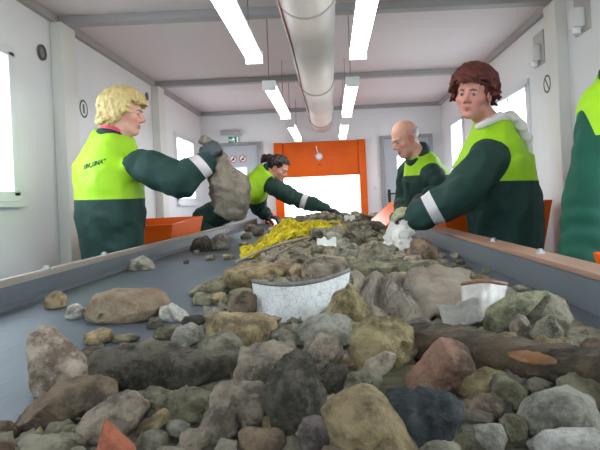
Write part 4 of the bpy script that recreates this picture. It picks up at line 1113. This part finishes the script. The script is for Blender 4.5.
S_('rubble_stone', 'whitish stone on the belt right of the lone brick', 'white', [(157, 318), (160, 308), (170, 304), (186, 312), (190, 320), (178, 323), (162, 323)], .8, .05, sub=2)
S_('rubble_stone', 'pale grey rounded stone left of the tan block', 'greyround', [(171, 338), (176, 328), (190, 323), (202, 328), (204, 340), (192, 345), (176, 344)], .8, .04, .4, sub=2)
S_('rubble_stone', 'small oblong tan stone below the lone brick', 'tan', [(83, 342), (86, 333), (100, 328), (112, 330), (113, 340), (100, 346), (88, 346)], .8, sub=2)
S_('rubble_stone', 'thin flat stone right of the oblong tan stone', 'olive', [(111, 341), (116, 336), (132, 334), (140, 337), (138, 342), (120, 344)], .8, sub=2)
S_('rubble_stone', 'long low stone beside the pale rounded stone', 'olive', [(153, 336), (156, 329), (170, 325), (180, 329), (178, 338), (160, 340)], .8, sub=2)
S_('rubble_stone', 'dark brown stone touching the right end of the lone brick', 'darkgrey', [(146, 326), (150, 318), (160, 318), (164, 326), (158, 330), (148, 330)], .8, sub=2)
S_('rubble_stone', 'dark thin stone right of the whitish stone', 'darkgrey', [(180, 324), (184, 317), (200, 315), (206, 320), (202, 326), (186, 327)], .8, sub=2)
S_('rubble_stone', 'small tan stone on the belt at far left, left of the round pale one', 'tan', [(44, 306), (46, 296), (56, 291), (64, 296), (65, 306), (56, 311), (47, 310)], .8, .06, .3, sub=2)
S_('rubble_stone', 'small round grey-white stone on the belt left of the lone brick', 'white', [(66, 316), (68, 306), (76, 303), (85, 308), (85, 318), (76, 321), (68, 320)], .8, .04, .4, sub=2)
S_('rubble_stone', 'small flat grey stone alone on the belt near the left rail', 'greyround', [(127, 268), (130, 260), (142, 256), (152, 262), (155, 270), (142, 272), (130, 272)], .8, sub=2)
S_('rubble_stone', 'dark stone of a pair on the belt in front of the left chute', 'darkgrey', [(190, 248), (194, 239), (206, 236), (212, 244), (211, 251), (200, 253), (191, 252)], .8, sub=2)
S_('rubble_stone', 'roundish grey stone of a pair on the belt, right of the dark one', 'greyround', [(210, 246), (214, 236), (222, 233), (230, 238), (229, 249), (220, 252), (212, 251)], .8, .04, .35, sub=2)
S_('rubble_slab', 'broad flat tan stone on the heap behind the brown pointed stone', 'tan', [(222, 280), (226, 270), (244, 263), (272, 265), (286, 272), (280, 284), (256, 291), (230, 288)], .7, .04, .3, 'slab')
S_('rubble_stone', 'low pointed grey-brown stone at the left edge of the heap', 'olive', [(187, 292), (198, 285), (220, 277), (236, 281), (236, 291), (222, 298), (200, 297)], .8, .05, .2, sub=2)
S_('rubble_stone', 'brown rounded stone left of the white bucket shard', 'brown', [(228, 312), (234, 297), (246, 290), (257, 296), (258, 312), (246, 319), (232, 318)], .8, .05, .3)
S_('rubble_stone', 'grey stone with pale top behind the white bucket shard', 'pinkgrey', [(300, 274), (304, 261), (320, 254), (342, 257), (350, 266), (346, 276), (324, 280), (306, 279)], .8, .06, .3)
S_('timber_plank', 'long grey plank-like piece lying across the middle of the heap', 'olive', [(344, 272), (348, 264), (380, 262), (436, 260), (444, 266), (440, 273), (390, 276), (350, 277)], .3, .03, .05, 'plank')
S_('rubble_stone', 'grey mound-like stone left of the white plastic bag', 'grey', [(356, 262), (360, 248), (374, 240), (388, 246), (392, 260), (378, 266), (360, 266)], .8, .06, .3)
S_('rubble_stone', 'dark brown lumpy stone right of the white plastic bag', 'brown', [(408, 252), (412, 240), (424, 238), (436, 248), (440, 257), (426, 261), (410, 259)], .8, .07, .2, sub=2)
S_('brick_fragment', 'small pale pink brick piece lying on the long plank', 'pinkgrey', [(403, 261), (405, 256), (420, 255), (423, 260), (420, 263), (405, 263)], .6, .02, 0, 'brick', sub=2, lift=.02)
S_('rubble_stone', 'mauve grey stone behind the red-brown boulder', 'mauve', [(398, 344), (402, 326), (420, 318), (436, 324), (440, 340), (430, 352), (406, 356)], .8, .05, .3, dy=.04)
# --- the second layer of the foreground, smaller stones between the big ones
second = [
 ('grey-brown stone right of the rounded tan stone', 'olive', (160, 402, 40, 28, 10)), ('dark olive stone under the long slab', 'olive', (190, 406, 44, 30, -8)),
 ('long leaning tan stone at the bottom left of the centre', 'tan', (154, 424, 36, 16, -38)), ('small grey oval stone in the bottom left gap', 'greyround', (178, 428, 26, 14, 8)),
 ('grey-brown stone with a pale side under the flat-faced stone', 'pinkgrey', (220, 424, 34, 40, 55)), ('brown stone at the bottom edge right of the small oval', 'pinkgrey', (194, 440, 34, 22, -20)),
 ('grey stone at the bottom edge right of the terracotta shard', 'grey', (152, 442, 34, 22, 0)), ('flat brown stone with yellow top at the bottom edge', 'brown', (262, 440, 48, 22, 6)),
 ('mauve rounded stone at the bottom left of the big tan slab', 'mauve', (314, 436, 32, 36, 0)), ('small ochre stone beneath the dark rough boulder', 'ochre', (272, 424, 20, 12, 20)),
 ('grey stone squeezed between dark boulder and roundish pink stone', 'grey', (284, 342, 30, 24, 20)), ('dark stone under the roundish pink stone', 'darkgrey', (336, 380, 26, 30, 0)),
 ('greenish stone below the blue-grey boulder', 'olive', (470, 440, 40, 26, 8)), ('pale greenish round stone at the bottom edge right of the blue-grey boulder', 'greyround', (488, 438, 40, 28, 0)),
 ('olive flat stone left of the big round boulder', 'olive', (508, 392, 34, 26, 30)), ('olive stone under the big round boulder', 'olive', (514, 430, 28, 30, 0)),
 ('dark stone between wedge and charred beam', 'mauve', (516, 376, 26, 20, 10)), ('grey stone beneath the charred beam', 'grey', (540, 386, 30, 18, -10)),
 ('large olive stone behind the big round boulder', 'olive', (586, 394, 56, 34, 14)), ('brown flat stone on the plaster slab', 'brown', (576, 434, 40, 10, 4)),
 ('dark stone in the gap below the brown-green stone', 'darkgrey', (476, 420, 36, 18, 0)), ('tan stone behind the ochre stone with the hole', 'tan', (352, 332, 22, 20, 0)),
 ('grey stone left of the broad ochre stone', 'grey', (262, 304, 24, 18, 0)), ('brown stone at the left edge of the dark slab', 'brown', (92, 352, 26, 12, -14)),
 ('small dark red-brown chip on the long dark slab', 'redbrown', (126, 346, 12, 7, 0)), ('grey stone left of the tan block, low on the belt', 'olive', (214, 348, 30, 14, 10)),
 ('dark grey stone right of the brown-green rounded stone', 'darkgrey', (500, 410, 30, 20, 10)), ('mauve stone on the heap right of the ochre hole stone', 'mauve', (430, 350, 26, 24, 0)),
 ('olive stone in the dark gap left of the terracotta shard', 'olive', (72, 432, 26, 14, 0)), ('small pale chip between the two bottom left stones', 'pale', (140, 414, 14, 10, 0)),
 ('brown stone at the bottom edge beneath the tan slab', 'brown', (336, 458, 34, 22, 0)), ('grey stone at the bottom edge below the blue-grey boulder', 'grey', (440, 456, 44, 24, 0)),
 ('tan pebble on the charred beam near its left end', 'pinkgrey', (462, 348, 14, 10, 0)), ('pale chip leaning behind the charred beam', 'pale', (534, 338, 20, 20, 20)),
 ('grey stone between plank and cloth bundle', 'grey', (352, 284, 26, 14, 0)), ('brown stone at the right foot of the cloth bundle', 'brown', (476, 318, 22, 16, 0)),
 ('grey stone behind the white plastic piece', 'grey', (500, 296, 30, 20, -12)), ('small round stone left of the concrete corner piece', 'greyround', (490, 300, 16, 14, 0)),
 ('pale stone on top behind the concrete corner piece', 'greyround', (522, 291, 22, 12, 0)), ('olive stone behind the brown pointed ones by the bucket shard', 'olive', (240, 296, 26, 14, -6)),
]
for lab, col, (cx, cy, w, h, rot) in second:
    S_('rubble_stone', lab, col, blob(cx, cy, w, h, rot), .85, .06, .22, sub=2)
# --- fist-sized and smaller stones that nothing tells apart
rnd = random.Random(77)
small = [(455, 256, 9, 6), (460, 262, 10, 6), (450, 267, 16, 7), (478, 262, 15, 5), (494, 266, 12, 8), (441, 256, 10, 6), (468, 269, 9, 6), (434, 262, 12, 6), (444, 249, 8, 5), (430, 246, 9, 5), (486, 271, 8, 5), (456, 274, 14, 6)]
for (u, v, w, h) in small:
    S_('rubble_stone', 'small dark pebble strewn on the right of the belt beside the heap', rnd.choice(['darkgrey', 'olive', 'grey']), blob(u, v, w, h, rnd.uniform(-10, 10)), .9, .05, .35, group='pebbles on the right of the belt', sub=1)
left = [(232, 232, 14, 8), (246, 236, 12, 7), (222, 226, 12, 6), (238, 226, 14, 8), (250, 228, 12, 8), (210, 258, 10, 5), (228, 257, 12, 6), (224, 302, 14, 7), (212, 292, 9, 5), (230, 320, 16, 8), (196, 252, 7, 4), (258, 232, 12, 9), (244, 244, 9, 5), (186, 262, 6, 4)]
for (u, v, w, h) in left:
    S_('rubble_stone', 'small grey-brown stone strewn along the left flank of the heap', rnd.choice(['grey', 'olive', 'brown', 'pinkgrey']), blob(u, v, w, h, rnd.uniform(-10, 10)), .9, .05, .3, group='small stones along the left flank', sub=1)
k = 0
for row, (v, u0, u1, st, w0) in enumerate([(210, 322, 372, 9, 10), (214, 312, 384, 9, 11), (219, 306, 392, 10, 12), (224, 300, 384, 11, 13), (229, 318, 372, 12, 14), (235, 336, 366, 12, 15), (241, 326, 362, 13, 16), (248, 320, 352, 14, 18), (255, 350, 362, 12, 14), (213, 270, 312, 10, 10), (218, 262, 300, 11, 11)]):
    u = u0
    while u <= u1:
        w = w0*rnd.uniform(.8, 1.3)
        S_('rubble_stone', 'grey-brown stone in the far part of the heap near the reaching hands', rnd.choice(['grey', 'greyround', 'pinkgrey', 'olive', 'greyround', 'pale', 'grey', 'darkgrey']), blob(u+rnd.uniform(-3, 3), v+rnd.uniform(-1.5, 1.5), w, w*rnd.uniform(.5, .75), rnd.uniform(-15, 15)), .9, .06, .25, group='stones of the far heap', sub=1)
        u += st; k += 1
for (u, v, w, h) in [(296, 270, 14, 9), (290, 282, 12, 8), (352, 276, 18, 8), (312, 284, 16, 8), (360, 268, 14, 7), (400, 276, 20, 7), (424, 274, 18, 7), (446, 276, 16, 7), (466, 280, 14, 7), (384, 256, 14, 9), (398, 262, 12, 6), (376, 268, 16, 7), (336, 290, 14, 9), (480, 284, 16, 9), (344, 262, 12, 8), (296, 258, 12, 7), (282, 262, 12, 7), (270, 258, 12, 6)]:
    S_('rubble_stone', 'stone on the middle of the heap between yellow net and cloth bundle', rnd.choice(['grey', 'olive', 'pinkgrey', 'tan', 'darkgrey']), blob(u, v, w, h, rnd.uniform(-12, 12)), .9, .06, .25, group='stones on the middle of the heap', sub=2)

mid = random.Random(12)
for row, (v, u0, u1, st, w0) in enumerate([(262, 300, 352, 17, 20), (270, 262, 340, 18, 20), (279, 440, 492, 15, 17), (290, 474, 500, 16, 18), (300, 204, 232, 18, 18), (286, 262, 340, 20, 20), (334, 414, 470, 22, 26), (342, 480, 575, 24, 26), (352, 356, 372, 20, 24), (366, 346, 352, 20, 26), (400, 140, 200, 24, 26)]):
    u = u0
    while u <= u1:
        w = w0*mid.uniform(.8, 1.3)
        S_('rubble_stone', 'stone filling a gap in the near half of the heap between larger named stones', mid.choice(['grey', 'olive', 'pinkgrey', 'brown', 'tan', 'darkgrey']), blob(u+mid.uniform(-4, 4), v+mid.uniform(-2, 2), w, w*mid.uniform(.55, .8), mid.uniform(-18, 18)), .9, .06, .2, group='gap-filling stones of the near heap', sub=2)
        u += st
# --- fine grit and gravel under everything: nobody could count it
nx, ny = 90, 260
bm = bmesh.new(); grid = []
for j in range(ny):
    y = .34+(7.55-.34)*(j/(ny-1))**1.6; a, b = lerp_tab(XLT, y)-.03, lerp_tab(XRT, y)+.03; row = []
    for i in range(nx):
        x = a+(b-a)*i/(nx-1); z = heap(x, y)
        e = min(1, z/.03); z = z*.72+e*(noise.noise(Vector((x*18, y*18, 3)))*.012+noise.noise(Vector((x*45, y*45, 9)))*.008)
        row.append(bm.verts.new((x, y, BELT+max(.0015, z-.004))))
    grid.append(row)
for j in range(ny-1):
    for i in range(nx-1): bm.faces.new((grid[j][i], grid[j][i+1], grid[j+1][i+1], grid[j+1][i]))
rr = random.Random(5)
for k in range(1500):
    y = .4+7.0*rr.random()**1.7; a, b = lerp_tab(XLT, y), lerp_tab(XRT, y); x = rr.uniform(a-.02, b+.03); s = rr.uniform(.006, .020)*(1+.25*min(y, 4))
    z = BELT+heap(x, y)*.72+s*.2; c = Vector((x, y, max(z, BELT+s*.45)))
    vs = [bm.verts.new(c+Vector((rr.gauss(0, 1), rr.gauss(0, 1), rr.gauss(0, .7))).normalized()*s*rr.uniform(.7, 1.1)) for _ in range(9)]
    for v in vs: v.co.z = max(v.co.z, BELT+.001)
    try: bmesh.ops.convex_hull(bm, input=vs)
    except Exception: pass
loose = [v for v in bm.verts if not v.link_faces]; bmesh.ops.delete(bm, geom=loose, context='VERTS')
g = bm_obj('gravel', bm, mat('gravel_dirt', srgb(140, 133, 114), .95, col2=srgb(100, 93, 78), nscale=22, bump=.8, bscale=70, col3=srgb(156, 150, 132), spec=.15), None, 40)
tag(g, 'loose dark gravel and dirt filling the gaps of the rubble heap', 'gravel', None, 'stuff')

# ------------------------------------------------------------------ other finds among the stones
def sheet(name, fn, nu, nv, m, th, label, cat, smooth=180):
    bm = bmesh.new(); G = [[bm.verts.new(fn(i/(nu-1), j/(nv-1))) for j in range(nv)] for i in range(nu)]
    for i in range(nu-1):
        for j in range(nv-1): bm.faces.new((G[i][j], G[i+1][j], G[i+1][j+1], G[i][j+1]))
    bmesh.ops.recalc_face_normals(bm, faces=bm.faces)
    bmesh.ops.solidify(bm, geom=bm.faces[:], thickness=th)
    for v in bm.verts: v.co.z = max(v.co.z, BELT+.002)
    o = bm_obj(name, bm, m, None, smooth); return tag(o, label, cat) if label else o
N3 = lambda x, y, z: noise.noise(Vector((x, y, z)))
# white bucket shard: a curved wall of a broken tub, rim up
BUCK = mat('bucket_white', srgb(190, 190, 186), .5, col2=srgb(160, 157, 150), nscale=10, bump=.3, bscale=30, col3=srgb(112, 106, 98))
nt = BUCK.node_tree; vt = nt.nodes.new('ShaderNodeTexVoronoi'); vt.feature = 'DISTANCE_TO_EDGE'; vt.inputs['Scale'].default_value = 60
cr2 = nt.nodes.new('ShaderNodeValToRGB'); cr2.color_ramp.elements[0].position = .0; cr2.color_ramp.elements[1].position = .05
mx = nt.nodes.new('ShaderNodeMixRGB'); b_ = nt.nodes['Principled BSDF']; src = b_.inputs['Base Color'].links[0].from_socket
nz = nt.nodes.new('ShaderNodeTexNoise'); nz.inputs['Scale'].default_value = 9; tc_ = nt.nodes.new('ShaderNodeTexCoord'); ad = nt.nodes.new('ShaderNodeVectorMath'); ad.operation = 'MULTIPLY_ADD'
nt.links.new(tc_.outputs['Object'], nz.inputs['Vector']); nt.links.new(nz.outputs['Color'], ad.inputs[0]); ad.inputs[1].default_value = (.1, .1, .1); nt.links.new(tc_.outputs['Object'], ad.inputs[2])
nt.links.new(ad.outputs[0], vt.inputs['Vector']); nt.links.new(vt.outputs['Distance'], cr2.inputs['Fac']); nt.links.new(cr2.outputs['Color'], mx.inputs['Fac'])
mx.inputs['Color1'].default_value = srgb(146, 142, 135); nt.links.new(src, mx.inputs['Color2']); nt.links.new(mx.outputs['Color'], b_.inputs['Base Color'])
def bucket(s, t):
    u = 253+96*s; top = 281+11*(4*s*(1-s))*.75-11*s; bot = 320+5*math.sin(s*math.pi)-2*s
    Y = 1.34-.08*(4*s*(1-s))+.03*t+.04*s
    return P(u+(5*t*(1-2*s)), top+(bot-top)*t, Y-.06*t)
root = empty('bucket_shard', bucket(.5, 1), 'curved white cracked shard of a plastic bucket standing in the middle of the heap', 'bucket')
b0 = sheet('bucket_wall', bucket, 30, 14, BUCK, .004, None, None); b0.location = Vector(b0.location)-Vector(root.location); b0.parent = root
tube_obj('rim', [bucket(s, 0)+Vector((0, -.002, .0)) for s in np.linspace(0, 1, 24)], .0055, mat('rim_dirty', srgb(112, 106, 98), .7, col2=srgb(80, 76, 70), nscale=40), root, 8)

# grey cloth bundle
CLO = mat('cloth_dirty_grey', srgb(140, 132, 117), .95, col2=srgb(112, 98, 86), nscale=7, bump=.7, bscale=90, col3=srgb(152, 138, 126), spec=.1, stretch=(1, 1, 1))
def cloth(s, t):
    u = 348+128*s; p0 = 271+5*math.sin(s*7)-2*s; p1 = 326+6*math.sin(s*5+1)-6*s
    k = t; v = p0+(p1-p0)*k
    w_ = max(0., min(1., (.72-s)/.25)); f = (.5-abs(math.sin((s*6.2+.55*math.sin(t*2.6+s*4))*3.1416)))*.034*w_+(.5-abs(math.sin((t*3+s*1.5)*3.1416)))*.016*(1-w_)+N3(s*9, t*5, 1)*.007
    Y = 1.62-.50*t+f
    q = P(u+6*math.sin(t*5+s*4), v, Y); q.z += .016*math.sin(t*math.pi)+N3(s*7, t*7, 4)*.007-f*.5
    return q
sheet('cloth_bundle', cloth, 90, 40, CLO, .006, 'big crumpled dirty grey cloth lying in folds right of the white bucket shard', 'cloth')
def strand(i):
    r = random.Random(i); s = r.uniform(.04, .55); a = r.uniform(-.10, .10); t0 = r.uniform(0, .3); t1 = r.uniform(.6, .97)
    return [cloth(s+a*(t-t0)+.03*math.sin(t*r.uniform(2, 5)+i), t)+Vector((0, -.004, .004+.004*math.sin(t*9+i))) for t in np.linspace(t0, t1, 14)]
STR = mat('cloth_strand', srgb(128, 120, 107), .95, col2=srgb(104, 96, 86), nscale=30)
bm = bmesh.new()
for i in range(34): tube(bm, strand(i), .0011, 5)
so = bm_obj('loose_strands', bm, STR, bpy.data.objects['cloth_bundle'], 180); so['kind'] = 'stuff'
# white plastic piece with a brown rim, translucent film below it
def cup(s, t):
    u = 462+44*s-8*t*(s-.3); v = 285-3*math.sin(s*3.1)+t*(44-12*s)
    Y = 1.16-.04*math.sin(s*math.pi)-.05*t+N3(s*5, t*4, 7)*.012
    return P(u, v, Y)
r = empty('plastic_cup_piece', cup(.5, 1), 'torn white plastic piece with orange-brown rim in front of the concrete corner', 'plastic')
c0 = sheet('plastic_wall', cup, 20, 14, mat('plastic_white', srgb(186, 180, 172), .5, col2=srgb(148, 138, 126), nscale=11), .003, None, None); c0.location = Vector(c0.location)-Vector(r.location); c0.parent = r
rimp = [cup(s, 0)+Vector((0, -.003, .002)) for s in np.linspace(0, 1, 16)]
tube_obj('torn_rim', rimp, .0045, mat('rim_brown', srgb(128, 84, 58), .7, col2=srgb(96, 74, 60), nscale=40), r, 8)
def film(s, t):
    q = P(438+38*s+6*t, 304+2*math.sin(s*5)+t*22-4*s, 1.10-.07*t); q.z += N3(s*6, t*6, 2)*.008; return q
sheet('plastic_film', film, 18, 12, mat('film_grey', srgb(120, 118, 108), .6, col2=srgb(98, 97, 88), nscale=12), .002, 'pale translucent grey plastic film draped in front of the white plastic piece', 'plastic')
# crumpled white bag
def bag(s, t):
    a = s*2*math.pi; rad = .085*(1-.75*t)*(1+.35*N3(math.cos(a)*2, math.sin(a)*2, t*3))
    c = P(400, 258, 2.6); zz = (.135+.05*math.sin(3*a)*t)*t
    return Vector((c.x+math.cos(a)*rad*1.25+.05*N3(math.cos(a)*3, math.sin(a)*3, t*5), c.y+math.sin(a)*rad, c.z-.01+zz+.02*N3(math.cos(a)*3, math.sin(a)*3+5, t*6)))
sheet('plastic_bag', bag, 40, 16, mat('bag_white', srgb(206, 202, 194), .45, col2=srgb(168, 164, 154), nscale=11, bump=.4, bscale=40), .002, 'crumpled whitish plastic bag beside the dark glove of the red-haired woman', 'bag', 25)
for (u, v, w, lab) in ((327, 248, 16, 'small crumpled white scrap right of the yellow net'), (350, 220, 9, 'tiny white scrap on the far heap below the stretched glove'), (300, 228, 0, '')):
    if not w: continue
    q0 = hit(u, v+3); sc = w/FPX*q0.y
    def scrap(s, t, q0=q0, sc=sc): return Vector((q0.x+(s-.5)*sc*1.2, q0.y+(t-.5)*sc*.8, q0.z+.02+sc*.5*(1-abs(2*t-1))+N3(s*4, t*4, u)*sc*.3))
    sheet('paper_scrap', scrap, 12, 12, mat('scrap_white', srgb(186, 184, 178), .6), .002, lab, 'scrap', 25)
# yellow net heap
YEL = mat('net_yellow', srgb(214, 196, 24), .6, col2=srgb(182, 162, 22), nscale=16, bump=.3, bscale=60)
def netf(s, t, lay):
    u = 240+110*s; q0 = P(u, 252-9*s, 3.0); Y = 3.25-.38*t+.30*s+.05*lay
    peak = .070*math.exp(-((s-.40)/.10)**2)*math.exp(-((t-.45)/.33)**2)+.035*math.exp(-((s-.70)/.26)**2)*math.exp(-((t-.4)/.4)**2)+.025*math.sin(s*math.pi)
    x = (u-331)/FPX*Y; z = BELT+heap(x, Y)*.6+peak*(1-.14*lay)+.040*N3(s*9, t*8, lay*5)+.030*N3(s*20, t*15, lay*3)+.016
    return Vector((x+.03*N3(s*9, t*8, 11+lay), Y+.03*N3(s*9, t*8, 21+lay), max(z, BELT+.006)))
root = empty('yellow_net', (-.22, 3.2, BELT), 'crumpled heap of bright yellow plastic net on the rubble', 'net')
for lay in range(2):
    nu, nv = 74, 30
    bm = bmesh.new(); G = [[bm.verts.new(netf(i/(nu-1), j/(nv-1), lay)) for j in range(nv)] for i in range(nu)]
    for i in range(nu-1):
        for j in range(nv-1): bm.faces.new((G[i][j], G[i+1][j], G[i+1][j+1], G[i][j+1]))
    bmesh.ops.recalc_face_normals(bm, faces=bm.faces)
    bmesh.ops.wireframe(bm, faces=bm.faces[:], thickness=.0075 if lay == 0 else .006, use_replace=True, use_even_offset=False, use_boundary=True)
    bm_obj('net_layer', bm, YEL, root, 60)
bm = bmesh.new(); G = [[bm.verts.new(netf(i/39, j/19, 2.2)) for j in range(20)] for i in range(40)]  # olive sheet puts the shade between the yellow folds into colour
for i in range(39):
    for j in range(19): bm.faces.new((G[i][j], G[i+1][j], G[i+1][j+1], G[i][j+1]))
bmesh.ops.recalc_face_normals(bm, faces=bm.faces); bmesh.ops.solidify(bm, geom=bm.faces[:], thickness=.004)
q = bm_obj('net_shade_sheet', bm, mat('net_shade_olive', srgb(150, 138, 36), .8, col2=srgb(104, 98, 44), nscale=14), root, 180); q['label'] = 'olive sheet inside the net, coloured as its shadows'
tw = mat('twig_grey', srgb(142, 128, 108), .8, col2=srgb(116, 104, 88), nscale=30)
def wire(name, a, b, y0, y1, sag, label, r_=.006):
    pts = [P(a[0]+(b[0]-a[0])*t, a[1]+(b[1]-a[1])*t-sag*math.sin(t*math.pi), y0+(y1-y0)*t) for t in np.linspace(0, 1, 14)]
    for q in pts: q.z = max(q.z, BELT+.01)
    tag(tube_obj(name, pts, r_, tw), label, 'stick')
wire('stick', (236, 262), (310, 237), 2.42, 2.72, 3, 'long pale thin stick lying across the front of the yellow net')
wire('stick', (268, 260), (298, 243), 2.45, 2.70, 1, 'shorter thin stick below the long pale one at the yellow net', .0045)
# charred beam
def beam_r(t): return .5+.12*math.sin(t*9)+.1*math.sin(t*21+1)
CH = mat('charred_wood', srgb(98, 84, 66), .85, col2=srgb(46, 39, 32), nscale=16, bump=1., bscale=60, col3=srgb(122, 110, 88), stretch=(.4, 1, 1), spec=.2)
A, B = P(404, 340, .93), P(640, 374, .67)
d = (B-A); ln = d.length; d.normalize(); sx = d.cross(Vector((0, 0, 1))).normalized(); uz = sx.cross(d)
bm = bmesh.new(); rings = []
for i in range(60):
    t = i/59; c = A+d*ln*t; ring = []
    for k in range(24):
        a = 2*math.pi*k/24; ca, sa = math.cos(a), math.sin(a); m = (abs(ca)**3.2+abs(sa)**3.2)**(1/3.2)
        e = 1 if 0 < i < 59 else .72
        rad = (.0265+.0035*math.sin(t*7))*e/m*(1+.16*N3(ca*1.5+3, sa*1.5, t*14)+.20*N3(ca*4, sa*4, t*34)+.10*N3(ca*8, sa*8, t*80)+.10*N3(ca*1.2, sa*1.2, t*4+9))
        q = c+sx*ca*rad*1.25+uz*sa*rad*(.95); q.z = max(q.z, BELT+.002); ring.append(bm.verts.new(q))
    rings.append(ring)
for a, b in zip(rings, rings[1:]):
    for k in range(24): bm.faces.new((a[k], a[(k+1) % 24], b[(k+1) % 24], b[k]))
bm.faces.new(rings[0][::-1]); bm.faces.new(rings[-1]); bmesh.ops.recalc_face_normals(bm, faces=bm.faces)
bo = bm_obj('charred_beam', bm, CH, None, 50); tag(bo, 'long charred dark wooden beam lying across the right of the heap', 'beam')
tree = BVHTree.FromPolygons([q.co+bo.location for q in bo.data.vertices], [p.vertices[:] for p in bo.data.polygons])
bm = bmesh.new(); G = []; nv = Vector((-.25, -.93, .25)).normalized()
for i in range(22):
    t = .52+.19*i/21; c = A+d*ln*t; row = []
    for k in range(5):
        q = c+uz*(.001+(k-2)*.0042*(math.sin(math.pi*(i+.8)/22.6)**.5)+.002*N3(i*.4, k, 3))
        h = tree.ray_cast(q+nv*.3, -nv); row.append(bm.verts.new((h[0] or q)+nv*.0008))
    G.append(row)
for i in range(21):
    for k in range(4): bm.faces.new((G[i][k], G[i+1][k], G[i+1][k+1], G[i][k+1]))
bmesh.ops.recalc_face_normals(bm, faces=bm.faces); bmesh.ops.solidify(bm, geom=bm.faces[:], thickness=.0015)
q = bm_obj('bare_wood_patch', bm, mat('bare_wood', srgb(132, 90, 52), .8, col2=srgb(90, 62, 38), nscale=18, stretch=(.3, 1, 1)), bo, 180); q['label'] = 'orange bare wood patch'
# corrugated board piece under the ochre stone
BOARD = mat('board_olive', srgb(92, 86, 62), .85, col2=srgb(74, 68, 50), nscale=20)
def board(s, t):
    q = P(376+38*s+2*t, 358+6*(1-s)+t*34, .86-.10*t); q.y += .0035*math.sin(t*46); q.z += .001*math.sin(s*9); return q
sheet('corrugated_board', board, 12, 60, BOARD, .004, 'olive brown corrugated board piece below the ochre stone with the hole', 'board')
# the dark hole of the ochre stone and of the lone brick
def hole(owner, u, v, r_px, label):
    o = [q for q in bpy.data.objects if q.get('label') == owner][0]
    tree = BVHTree.FromPolygons([q.co+o.location for q in o.data.vertices], [p.vertices[:] for p in o.data.polygons])
    cam0 = Vector((0, 0, ZC)); dr_ = (P(u, v, 1)-cam0).normalized(); h = tree.ray_cast(cam0, dr_)
    if not h[0]: return
    r = r_px/FPX*h[0].y; n = (h[1]*.6-dr_*.4).normalized()
    bm = bmesh.new(); bmesh.ops.create_uvsphere(bm, u_segments=16, v_segments=10, radius=r)
    bmesh.ops.scale(bm, vec=(1, .8, 1.25), verts=bm.verts); bmesh.ops.translate(bm, vec=h[0]+dr_*r*.3, verts=bm.verts)
    cut = bpy.data.objects.new('hole_cutter', bpy.data.meshes.new('hole_cutter')); bm.to_mesh(cut.data); bm.free(); C.objects.link(cut)
    cut.data.transform(Matrix.Translation((0, 0, 0)))
    md = o.modifiers.new('hole', 'BOOLEAN'); md.object = cut; md.operation = 'DIFFERENCE'; md.solver = 'EXACT'
    bpy.context.view_layer.update(); me = bpy.data.meshes.new_from_object(o.evaluated_get(bpy.context.evaluated_depsgraph_get()))
    o.modifiers.clear()
    if len(me.vertices) > 20: o.data = me
    bpy.data.objects.remove(cut)
hole('yellow ochre stone with a dark hole in its side', 405, 348, 6.5, '')
hole('lone reddish tan brick fragment on the bare belt at the left', 101, 317, 3.5, '')
